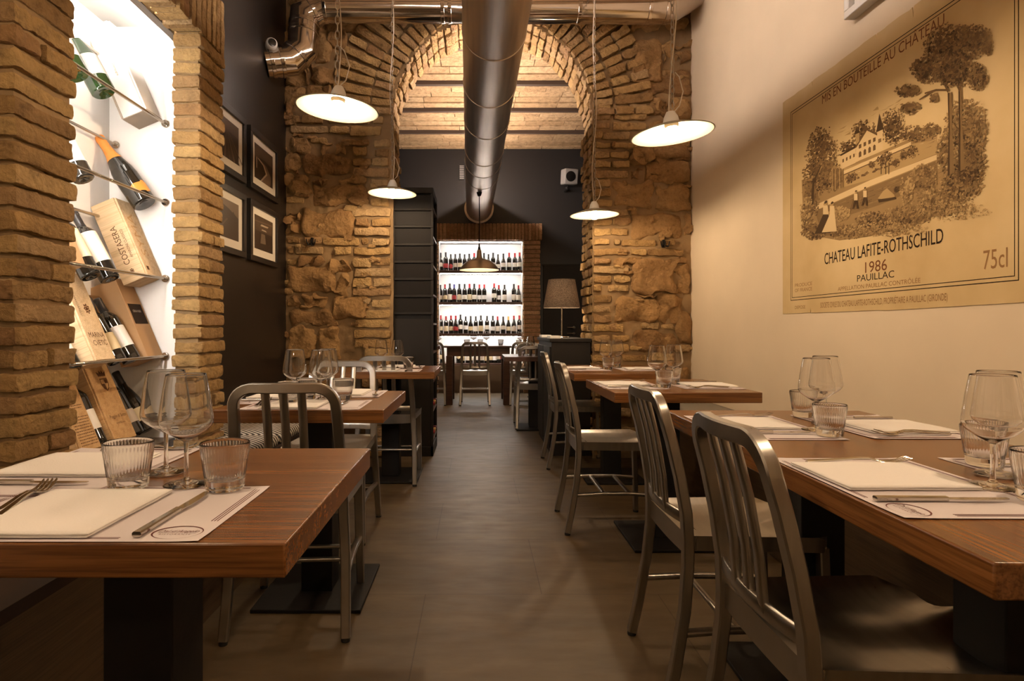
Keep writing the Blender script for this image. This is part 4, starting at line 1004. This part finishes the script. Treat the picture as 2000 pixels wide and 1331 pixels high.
def niche_box(label, row, y0, y1, depth, length, m, prints, side, trim=None, a=.40, over=.035, lid=True):
    A, n = lean(a); over -= .042 if row else .062; o = V((RXX, y0, ROD[row])) - n*.0085 - A*over; wd = y1-y0
    t = thing('wine_box', label, 'box', axes(o, (0, 1, 0), A, n))
    bd_ = MB().box(0, wd, 0, length, -depth, 0 if not lid else -.008).build('box_body', m, t, bevel=.0025); ld_ = bd_
    if lid: ld_ = MB().box(.004, wd-.004, .004, length-.004, -.0085, 0).build('lid', m, t, bevel=.002)
    if trim: MB().box(-.002, wd+.002, -.004, .0, -depth-.002, .002).build('base_trim', trim, t, bevel=.001); MB().box(-.004, -.0005, 0, length, -depth-.004, -depth+.004).build('edge_trim', trim, t)
    def rot(ang): return RZ(ang)
    for lst, fr, pa in ((prints, T(0, 0, .0008), ld_), (side, Matrix(((0, 0, -1, -.0008), (0, 1, 0, 0), (1, 0, 0, -depth), (0, 0, 0, 1))), bd_)):
        for p in lst:
            b = MB()
            if p[0] == 't': _, s, size, u, v, ang, mm = p[:7]; b.text(s, size, fr @ T(u, v, 0) @ rot(ang), 0, sx=p[7] if len(p) > 7 else .9); b.build('printed_text', M[mm], pa, smooth=False)
            elif p[0] == 'r': _, u0, u1, v0, v1, mm = p; b.add([(u0, v0, 0), (u1, v0, 0), (u1, v1, 0), (u0, v1, 0)], [(0, 1, 2, 3)], 0, fr); b.build('printed_label', M[mm], pa, smooth=False)
            elif p[0] == 'c':     # crest: shield under a crown
                _, u, v, s, mm = p
                sh = [(-1, 1), (-1, -.2), (-.7, -.8), (0, -1.3), (.7, -.8), (1, -.2), (1, 1)]; si = [(x*.84, y*.84+.0) for x, y in sh]
                vs = [(u+x*s, v+y*s, 0) for x, y in sh]+[(u+x*s, v+y*s, 0) for x, y in si]; b.add(vs, [(i, (i+1) % 7, (i+1) % 7+7, i+7) for i in range(7)], 0, fr)
                b.add([(u+x*s, v+y*s, 0) for x, y in ((-.8, .05), (0, .05), (0, -1.05), (-.6, -.7))], [(0, 1, 2, 3)], 0, fr); b.add([(u+x*s, v+y*s, 0) for x, y in ((.05, .8), (.8, .8), (.8, .1), (.05, .1))], [(0, 1, 2, 3)], 0, fr)
                b.add([(u+x*s, v+y*s, 0) for x, y in ((-1, 1.4), (1, 1.4), (1.25, 2.3), (.6, 1.9), (.3, 2.5), (0, 1.95), (-.3, 2.5), (-.6, 1.9), (-1.25, 2.3))], [tuple(range(9))], 0, fr); b.build('printed_crest', M[mm], pa, smooth=False)
            elif p[0] == 'm':     # rows of tiny print
                _, u0, u1, v0, v1, rws, mm = p; q = random.Random(3)
                for r in range(rws):
                    v = v0+(v1-v0)*(r+.5)/rws; u = u0
                    while u < u1-.004: L_ = q.uniform(.003, .009); b.add([(u, v-.0016, 0), (min(u1, u+L_), v-.0016, 0), (min(u1, u+L_), v+.0016, 0), (u, v+.0016, 0)], [(0, 1, 2, 3)], 0, fr); u += L_+.0025
                b.build('fine_print', M[mm], pa, smooth=False)
            elif p[0] == 'f':     # floral emblem
                _, u, v, s, mm = p
                for k in range(14):
                    a_ = 2*PI*k/14; r = s*(.7+.3*(k % 2)); b.lathe([(0, 0), (s*.22, 0)], 8, 0, fr @ T(u+r*.8*math.cos(a_), v+r*math.sin(a_), 0))
                b.lathe([(0, 0), (s*.4, 0)], 12, 0, fr @ T(u, v, 0)); b.build('printed_emblem', M[mm], pa, smooth=False)
    return t
H = PI/2
niche_box('tall white gift box leaning on the top rods of the niche', 0, 2.655, 2.783, .11, .42, M['box_white'], [], [('t', 'Champagne', .014, .055, .21, -H, 'ink_faint')], M['box_trim'])
niche_bottle('green sparkling bottle seen from below next to the white gift box', 0, 2.43, 'sparkling', LAB[2], 'white', .5, .012, 'bottle_green', lz=(.06, .15))
niche_bottle('green sparkling bottle half hidden by the near brick pier on the top rods', 0, 2.265, 'sparkling', LAB[2], 'white', .5, .012, 'bottle_green', lz=(.06, .15))
niche_bottle('black sparkling bottle with orange foil neck and orange label', 1, 2.70, 'sparkling', M['orange_foil'], 'orange_foil', .60, .04, lz=(.030, .082), shape=1, capz=.205, turn=-.2, wrap=.42, sc=1.13)
niche_bottle('dark bottle with white label half hidden by the near brick pier, second rods', 1, 2.28, 'bordeaux', LAB[2], 'black', .5, .04, lz=(.06, .16))
niche_box('pale pine box with tall black lettering up its side, third rods', 2, 2.655, 2.783, .115, .37, M['box_pale'], [('t', 'SYMA', .075, .06, .2, H, 'box_gold', 1.1), ('r', .018, .036, .03, .048, 'burn')],
          [('t', 'COSTASERA', .038, .055, .165, H, 'burn', .85), ('t', 'AMARONE CLASSICO', .017, .084, .165, H, 'burn', .8), ('f', .06, .045, .010, 'burn')])
niche_bottle('wine bottle with cream label and dark seal next to the pale lettered box', 2, 2.43, 'bordeaux', LAB[0], 'black', .5, .055, lz=(.07, .20))
niche_bottle('wine bottle with cream label nearer the brick pier on the third rods', 2, 2.31, 'bordeaux', LAB[1], 'black', .5, .055, lz=(.07, .19))
niche_box('small carton with a brown edge by the near brick pier, third rods', 2, 2.14, 2.235, .08, .20, M['box_card'], [], [('r', .006, .074, .02, .19, 'picture_mat')], lid=False)
niche_box('pale pine box with a floral emblem and black lettering, fourth rods', 3, 2.295, 2.425, .085, .37, M['box_pale'], [('t', 'MARINA', .030, .066, .105, 0, 'burn', .85), ('t', "CVETIC\u0301".replace('C\u0301', '\u0106'), .030, .07, .072, 0, 'burn', .85), ('f', .075, .215, .018, 'burn'), ('t', 'MASCIARELLI', .016, .028, .225, -H, 'burn', .9)], [])
niche_bottle('dark wine bottle with a tan label leaning before the brown carton', 3, 2.50, 'bordeaux', LAB[3], 'black', .52, .03, lz=(.045, .12), turn=-.2)
niche_bottle('dark wine bottle with a white slanted label against the brown carton', 3, 2.605, 'bordeaux', LAB[2], 'black', .52, .03, lz=(.06, .155), turn=-.2)
niche_box('brown carton with a black square label, fourth rods', 3, 2.655, 2.783, .125, .37, M['box_card'], [('r', .012, .116, .155, .25, 'ink'), ('t', 'GRAVNER', .016, .064, .215, 0, 'picture_mat', .9)], [], lid=False)
niche_bottle('bottle end with ivory label low beside the near brick pier, fourth rods', 3, 2.205, 'bordeaux', LAB[0], 'black', .5, .05, lz=(.06, .15))
niche_box('golden pine box covered in rows of small print, foot of the niche', 4, 2.215, 2.335, .085, .36, M['box_gold'], [('t', '60', .030, .06, .215, 0, 'burn'), ('m', .012, .108, .02, .14, 11, 'burn'), ('m', .02, .10, .165, .185, 2, 'burn'), ('m', .012, .108, .27, .34, 7, 'burn')], [])
niche_box('golden pine box with a branded crest and shield, foot of the niche', 4, 2.42, 2.575, .075, .38, M['box_gold'], [('c', .085, .245, .024, 'burn'), ('t', 'Poggio di Sotto', .020, .083, .105, 0, 'burn', .9), ('t', 'MONTALCINO', .010, .083, .075, 0, 'burn')], [])
niche_bottle('wine bottle with ivory label between the two golden boxes', 4, 2.375, 'bordeaux', LAB[0], 'black', .42, .02, lz=(.06, .14))
niche_bottle('dark bottle beside the crest box at the foot of the niche', 4, 2.64, 'bordeaux', LAB[5], 'black', .5, .02, lz=(.05, .11))
niche_bottle('dark bottle against the far cheek at the foot of the niche', 4, 2.735, 'burgundy', LAB[1], 'black', .5, .02, lz=(.05, .11))
sv = MB().box(XP-.150, XP-.132, NY0+.004, NY0+.018, 1.10, 2.33).build('light_strip', emit('niche_side_strip_glow', COOL, NICHE_SIDE)); tag(sv, 'upright light strip behind the near brick pier of the niche', 'light')
st = MB().box(XP-.145, XP-.128, NY0+.02, NY1-.02, 2.375, 2.392).build('light_strip', emit('niche_strip_glow', COOL, NICHE)); tag(st, 'light strip tucked behind the brick lintel of the niche', 'light')

# ------------------------------------------------------------------ framed photographs
def photo_frame(label, y0, y1, z0, z1, art):
    t = thing('framed_photograph', label, 'picture', axes((XL, y0, z0), (0, 1, 0), (0, 0, 1), (1, 0, 0)), 'framed black and white photographs'); W = y1-y0; Hh = z1-z0; e = .038
    mb = MB(); mb.box(0, W, 0, e, 0, .03); mb.box(0, W, Hh-e, Hh, 0, .03); mb.box(0, e, e, Hh-e, 0, .03); mb.box(W-e, W, e, Hh-e, 0, .03)
    mb.build('frame', M['frame_black'], t, bevel=.002)
    mtb = MB().box(e, W-e, e, Hh-e, .004, .014).build('mat_board', M['picture_mat'], t)
    m_ = .105; a0, a1, b0, b1 = m_, W-m_*.95, m_*.88, Hh-m_*.8
    pm = [plain('sepia_%d' % k, c, .4) for k, c in enumerate(((.035, .022, .014), (.075, .05, .032), (.14, .10, .065), (.40, .32, .23)))]
    p = MB(); p.box(a0, a1, b0, b1, .0135, .0155, 0)
    def q(pts, mi, lv): p.add([(a0+(a1-a0)*u, b0+(b1-b0)*v, .0156+.0002*lv) for u, v in pts], [tuple(range(len(pts)))], mi)
    art(q); p.build('photograph', pm, mtb, smooth=False)
def art_vines(q):
    q([(0, .75), (1, .7), (1, 1), (0, 1)], 1, 0)
    for k in range(8): x = -.2+.2*k; q([(x, 0), (x+.05, 0), (.42+.02*k, .72), (.41+.02*k, .72)], 2 if k % 2 else 1, 1)
def art_road(q):
    q([(0, .6), (.5, .68), (1, .62), (1, 1), (0, 1)], 1, 0); q([(.35, 0), (.85, 0), (.9, .3), (.6, .55), (.2, .62), (.15, .6), (.5, .5), (.66, .3)], 2, 1); q([(.3, .0), (.36, 0), (.68, .3), (.5, .52), (.18, .62), (.15, .6), (.45, .5), (.6, .3)], 3, 2); q([(.08, .3), (.12, .3), (.12, .62), (.08, .62)], 3, 2)
def art_hill(q):
    q([(0, .8), (.3, .86), (.6, .78), (1, .62), (1, 1), (0, 1)], 2, 0)
    for k in range(9): x = .05+.1*k; q([(x-.05, .7), (x+.06, .7), (x+.03, .86-.02*k+.04*(k % 2)), (x-.02, .85-.02*k)], 0, 1)
    q([(.1, .1), (.15, .1), (.55, .5), (.5, .52)], 1, 1)
def art_sea(q):
    q([(0, .55), (1, .55), (1, 1), (0, 1)], 1, 0); q([(.3, .72), (.7, .74), (.75, .79), (.35, .78)], 3, 1); q([(.35, .6), (.65, .6), (.6, .64), (.4, .64)], 3, 1); q([(.3, .2), (.6, .22), (.55, .5), (.35, .5)], 2, 1); q([(0, .8), (1, .86), (1, .9), (0, .83)], 2, 1)
for y0, y1, z0, z1, art, lab in ((3.40, 3.975, 1.965, 2.376, art_vines, 'black framed photograph of vineyard rows, upper row nearer the brick pier'), (4.05, 4.62, 1.965, 2.376, art_road, 'black framed photograph of a winding road, upper row nearer the stone wall'),
        (3.40, 3.975, 1.484, 1.891, art_hill, 'black framed photograph of a wooded hill, lower row nearer the brick pier'), (4.05, 4.62, 1.484, 1.891, art_sea, 'black framed photograph of bright sky over water, lower row nearer the stone wall')): photo_frame(lab, y0, y1, z0, z1, art)

# ------------------------------------------------------------------ big wall poster (printed label)
PO = V((XR, 3.41, 0)); PX = axes(PO, (0, -1, 0), (0, 0, 1), (-1, 0, 0))
def Q(px, py):
    d = (XR-.004)*F/(px-VX); return (3.41-d, EYE-(py-VY)*d/F)
po = thing('wall_poster', 'large aged wine label poster with a country house drawing on the cream wall', 'poster', PX)
def paper_mat():
    m, nt, b = mat('aged_cream_paper'); co = coords(nt)
    n = N(nt, 'ShaderNodeTexNoise', Scale=2.4, Detail=6.0); nt.links.new(co, n.inputs['Vector'])
    nt.links.new(ramp(nt, n.outputs[0], [(.3, (.50, .355, .165)), (.55, (.61, .455, .235)), (.75, (.67, .515, .29))]), b.inputs['Base Color'])
    b.inputs['Roughness'].default_value = .7; b.inputs['Specular IOR Level'].default_value = .25; return m
top = []; u = 0; q_ = random.Random(11)
while u < 1.56: top.append((u, 2.283+q_.uniform(-.004, .002))); u += q_.uniform(.02, .06)
for k, (du, dv) in enumerate(((.30, -.03), (.80, -.02), (1.02, -.045))): top += [(du-.006, 2.283), (du, 2.283+dv), (du+.004, 2.283)]
top.sort(); top = [(a, b) for a, b in top if a > 0]
bot = [(0, 1.110), (.28, 1.111), (.285, 1.135), (.29, 1.109), (.8, 1.108), (.86, 1.105), (1.56, 1.112)]
out = bot+[(1.56, 2.28)]+list(reversed(top))+[(0, 2.283)]
mb = MB(); nn = len(out)
mb.add([(a, b, z) for z in (.0005, .004) for a, b in out], [tuple(range(nn, 2*nn))]+[(i, (i+1) % nn, (i+1) % nn+nn, i+nn) for i in range(nn)])
sheet = mb.build('paper_sheet', paper_mat(), po, smooth=False)
b = MB(); z = .0043
for e, th in ((0, .0035), (.0145, .0030)):
    u0, u1, v0, v1 = .086+e, 1.487-e, 1.180+e, 2.200-e
    for r in ((u0, u1, v0, v0+th), (u0, u1, v1-th, v1), (u0, u0+th, v0, v1), (u1-th, u1, v0, v1)): b.box(r[0], r[1], r[2], r[3], z-.0003, z)
b.build('border_lines', M['ink'], sheet, smooth=False)
def ptext(s, u0, u1, v, size, m, bold=0, space=1.0, wd=None):
    b = MB(); b.text(s, size, Matrix(), 0, 'LEFT', 0, 1, space, bold); xs = [p[0] for p in b.v]; k = (u1-u0)/(max(xs)-min(xs)); x0 = min(xs)
    b.v = [(u0+(x-x0)*k, v+y, .0046) for x, y, _ in b.v]; b.build('printed_text', M[m], sheet, smooth=False)
ptext('MIS EN BOUTEILLE AU CH\u00c2TEAU', .39, 1.18, 2.152, .062, 'ink_brown', 0)
ptext('CHATEAU LAFITE-ROTHSCHILD', .41, 1.175, 1.366, .078, 'ink', .0004)
ptext('1986', .725, .868, 1.293, .068, 'ink_brown', 0)
ptext('PAUILLAC', .668, .912, 1.251, .042, 'ink', 0)
ptext('APPELLATION PAUILLAC CONTR\u00d4L\u00c9E', .522, 1.06, 1.214, .026, 'ink_faint')
ptext('PRODUCE', .132, .30, 1.258, .026, 'ink_faint'); ptext('OF FRANCE', .132, .30, 1.231, .026, 'ink_faint'); ptext('DEPOSE', .132, .235, 1.141, .024, 'ink_faint')
ptext('SOCIETE CIVILE DU CHATEAU LAFITE-ROTHSCHILD, PROPRI\u00c9TAIRE A PAUILLAC (GIRONDE)', .375, 1.195, 1.143, .038, 'ink_faint')
ptext('75cl', 1.352, 1.446, 1.255, .092, 'ink_faint')
TONES = [(.055, .033, .016), (.115, .070, .032), (.19, .122, .055), (.28, .185, .085), (.38, .26, .12), (.60, .45, .25)]
TM = [plain('sepia_ink_%d' % k, c, .8, spec=.1) for k, c in enumerate(TONES)]
art = MB(); lay_ = [.0046]; g = random.Random(5)
def shp(pts, t): art.add([(*Q(*p), lay_[0]) for p in pts], [tuple(range(len(pts)))], t); lay_[0] += .000004
def blob(px, py, r, t):
    n = 7; a0 = g.uniform(0, 6); pts = []
    for i in range(n): a = a0+2*PI*i/n; rr = r*g.uniform(.6, 1.2); pts.append((px+rr*math.cos(a), py+rr*math.sin(a)-.35*rr*math.cos(a)))
    art.add([(*Q(*p), lay_[0]) for p in pts], [tuple(range(n))], t); lay_[0] += .00000025
def leaves(cx, cy, rx, ry, n, tones, r=(1.5, 3.6), soft=1.0):
    for _ in range(n):
        a = g.uniform(0, 2*PI); q = (g.random()**.62)*soft*g.uniform(.9, 1.13); x, y = cx+rx*q*math.cos(a), cy+ry*q*math.sin(a)
        t = g.choice(tones)
        if y > cy+ry*.2 and t > 0 and g.random() < .5: t -= 1
        if q > .82 and t < 4: t += 1
        blob(x, y, g.uniform(*r)*(1.25-.5*q), t)
# sky strokes, hill, meadow and river
for _ in range(26): x = g.uniform(1630, 1760); y = 262-.42*(x-1630)+g.uniform(-14, 16); shp([(x, y), (x+g.uniform(8, 22), y-8+g.uniform(-1, 1)), (x+g.uniform(5, 12), y-3)], 4)
shp([(1566, 352), (1640, 330), (1712, 300), (1780, 270), (1830, 262), (1832, 330), (1910, 330), (1908, 372), (1860, 405), (1790, 440), (1700, 462), (1640, 470), (1596, 462), (1578, 440), (1568, 400)], 3)
shp([(1640, 332), (1700, 312), (1780, 282), (1830, 272), (1830, 300), (1720, 345), (1640, 368)], 4)
shp([(1590, 402), (1700, 352), (1830, 302), (1830, 312), (1700, 364), (1592, 412)], 5)
shp([(1592, 413), (1700, 366), (1830, 314), (1832, 352), (1720, 400), (1600, 440)], 2)
for _ in range(90): x = g.uniform(1600, 1830); y = 425-.42*(x-1592)+g.uniform(-8, 24); L = g.uniform(8, 26); shp([(x, y), (x+L, y-L*.42), (x+L, y-L*.42+1.2)], g.choice((1, 3, 3)))
for _ in range(50): x = g.uniform(1650, 1825); y = 345-.40*(x-1650)+g.uniform(-14, 8); L = g.uniform(6, 20); shp([(x, y), (x+L, y-L*.4), (x+L, y-L*.4+1)], g.choice((2, 3, 5)))
# trees behind the house, house
leaves(1690, 265, 26, 30, 240, (0, 1, 1, 2)); leaves(1660, 290, 20, 16, 120, (0, 1, 1)); leaves(1745, 250, 24, 34, 320, (0, 1, 1, 2)); leaves(1785, 262, 30, 16, 220, (1, 1, 2)); leaves(1820, 255, 18, 14, 140, (1, 2, 2))
shp([(1643, 302), (1672, 287), (1672, 318), (1644, 331)], 5); shp([(1640, 303), (1672, 284), (1672, 289), (1643, 305)], 0)
shp([(1672, 286), (1694, 253), (1714, 263), (1714, 296), (1673, 317)], 5); shp([(1671, 287), (1694, 251), (1716, 262), (1714, 265), (1694, 255), (1673, 289)], 1)
shp([(1714, 258), (1725, 253), (1725, 293), (1714, 297)], 5); shp([(1712, 259), (1718, 222), (1727, 252)], 0)
shp([(1671, 262), (1679, 259), (1679, 276), (1672, 284)], 4); shp([(1670, 263), (1673, 248), (1675, 259), (1677, 247), (1680, 259)], 0)
for k in range(4):
    x = 1678+k*9.3; y = 291-k*4.3; shp([(x, y), (x+5, y-2.3), (x+5, y-10), (x, y-8)], 1); shp([(x, y+17), (x+5, y+14.7), (x+5, y+6), (x+2.5, y+4), (x, y+8)], 1)
for k in range(4): x = 1646+k*7; y = 318-k*3.4; shp([(x, y), (x+3, y-1.5), (x+3, y-8), (x, y-6.5)], 1)
shp([(1716, 280), (1722, 277), (1722, 270), (1716, 272)], 2)
shp([(1648, 334), (1780, 277), (1780, 284), (1648, 341)], 5); shp([(1648, 341), (1780, 284), (1780, 286), (1648, 343)], 1)
for x, y, r in ((1723, 312, 11), (1735, 305, 10), (1783, 296, 12), (1766, 303, 9), (1703, 322, 6), (1668, 345, 8), (1660, 350, 9), (1750, 318, 8)): leaves(x, y, r, r, 70, (0, 1, 1, 2), (1.2, 2.6))
for x in (1721, 1730, 1736): shp([(x, 318), (x+1.6, 317), (x+1.6, 340), (x, 341)], 0)
for _ in range(40): x = g.uniform(1662, 1745); blob(x, 352-.4*(x-1662)+g.uniform(-2, 2), g.uniform(1.5, 3), g.choice((1, 1, 2)))
# big tree on the far side with weeping bush
leaves(1606, 300, 30, 52, 620, (0, 1, 1, 2, 2)); leaves(1596, 345, 28, 34, 400, (0, 1, 1, 2)); leaves(1622, 340, 22, 34, 300, (1, 1, 2, 2)); leaves(1586, 385, 16, 40, 300, (1, 2, 2))
leaves(1634, 348, 12, 25, 160, (2, 2, 3)); 
for k in range(12): x = 1626+k*2; shp([(x, 330+g.uniform(-4, 4)), (x+.9, 330), (x+1, 372-k*.6), (x, 373-k*.6)], g.choice((1, 4)))
shp([(1588, 350), (1592, 348), (1590, 398), (1584, 402)], 0); shp([(1590, 352), (1604, 322), (1606, 322), (1592, 354)], 0)
# foreground bushes, stone, haystack
leaves(1578, 420, 14, 36, 260, (1, 2, 3, 4)); leaves(1592, 452, 24, 16, 260, (0, 1, 2, 2)); leaves(1650, 452, 54, 14, 460, (1, 2, 2, 3)); leaves(1712, 432, 40, 18, 520, (0, 1, 1, 2, 3)); leaves(1775, 420, 44, 22, 520, (1, 2, 2, 3))
leaves(1840, 395, 50, 26, 620, (1, 2, 2, 3, 4)); leaves(1805, 350, 26, 28, 360, (1, 2, 2, 3)); leaves(1880, 360, 40, 34, 520, (0, 1, 2, 2, 3)); leaves(1640, 418, 22, 14, 180, (2, 3, 4, 4)); leaves(1730, 448, 70, 12, 420, (2, 3, 3, 4), (1, 2.4), 1.2); leaves(1860, 412, 60, 16, 380, (2, 3, 3, 4), (1, 2.4), 1.2)
leaves(1773, 370, 14, 26, 170, (2, 3, 4)); shp([(1716, 388), (1726, 374), (1734, 368), (1748, 380), (1750, 384), (1732, 390)], 4); shp([(1716, 390), (1750, 385), (1752, 389), (1718, 396)], 0)
leaves(1752, 370, 4, 6, 30, (0, 1))
# people in the meadow
def person_print(x, y, h, skirt):
    if skirt: shp([(x-.03*h, y-.62*h), (x+.12*h, y-.60*h), (x+.18*h, y), (x-.32*h, y+.04*h)], 0 if skirt == 1 else 5); shp([(x-.05*h, y-.86*h), (x+.10*h, y-.86*h), (x+.12*h, y-.58*h), (x-.05*h, y-.58*h)], 5)
    else: shp([(x-.04*h, y-.5*h), (x+.1*h, y-.5*h), (x+.18*h, y), (x+.08*h, y), (x+.03*h, y-.3*h), (x-.10*h, y), (x-.18*h, y)], 0); shp([(x-.07*h, y-.82*h), (x+.12*h, y-.82*h), (x+.13*h, y-.46*h), (x-.07*h, y-.46*h)], 5); shp([(x-.1*h, y-.55*h), (x-.07*h, y-.55*h), (x-.25*h, y), (x-.27*h, y)], 1)
    blob(x+.03*h, y-.92*h, .07*h, 4); blob(x+.03*h, y-.96*h, .06*h, 0)
person_print(1612, 455, 62, 1); person_print(1625, 452, 58, 2); person_print(1672, 408, 36, 0); person_print(1690, 402, 36, 0)
# the pair of tall trees
leaves(1890, 250, 42, 54, 900, (1, 1, 2, 2, 3)); leaves(1895, 320, 34, 50, 700, (0, 1, 1, 2, 2)); leaves(1850, 300, 20, 40, 260, (1, 2, 2, 3))
shp([(1853, 182), (1861, 180), (1862, 250), (1866, 338), (1853, 344), (1856, 250)], 2); shp([(1853, 182), (1856, 181), (1857, 250), (1857, 342), (1853, 344), (1855, 250)], 0)
shp([(1874, 172), (1880, 170), (1882, 250), (1887, 330), (1874, 336), (1876, 250)], 2); shp([(1874, 172), (1877, 171), (1878, 250), (1878, 334), (1874, 336), (1875, 250)], 0)
for a in (((1855, 184), (1851, 178), (1830, 178), (1808, 184), (1808, 181), (1830, 174), (1853, 174)), ((1852, 180), (1843, 160), (1846, 159), (1857, 178)), ((1876, 180), (1869, 166), (1872, 164), (1879, 174)), ((1825, 180), (1798, 196), (1797, 194), (1822, 177))): shp(list(a), 1)
leaves(1862, 92, 56, 44, 900, (0, 1, 1, 2, 2)); leaves(1905, 75, 34, 30, 380, (1, 1, 2, 2)); leaves(1818, 135, 36, 28, 420, (0, 1, 1, 2)); leaves(1865, 140, 40, 30, 560, (0, 1, 1, 2)); leaves(1912, 150, 20, 28, 260, (0, 1, 2, 2)); leaves(1775, 178, 24, 12, 170, (1, 1, 2)); leaves(1780, 212, 22, 12, 150, (1, 1, 2)); leaves(1930, 92, 14, 16, 110, (1, 2, 2)); leaves(1826, 192, 9, 10, 50, (1, 2))
art.build('landscape_print', TM, sheet, smooth=False)
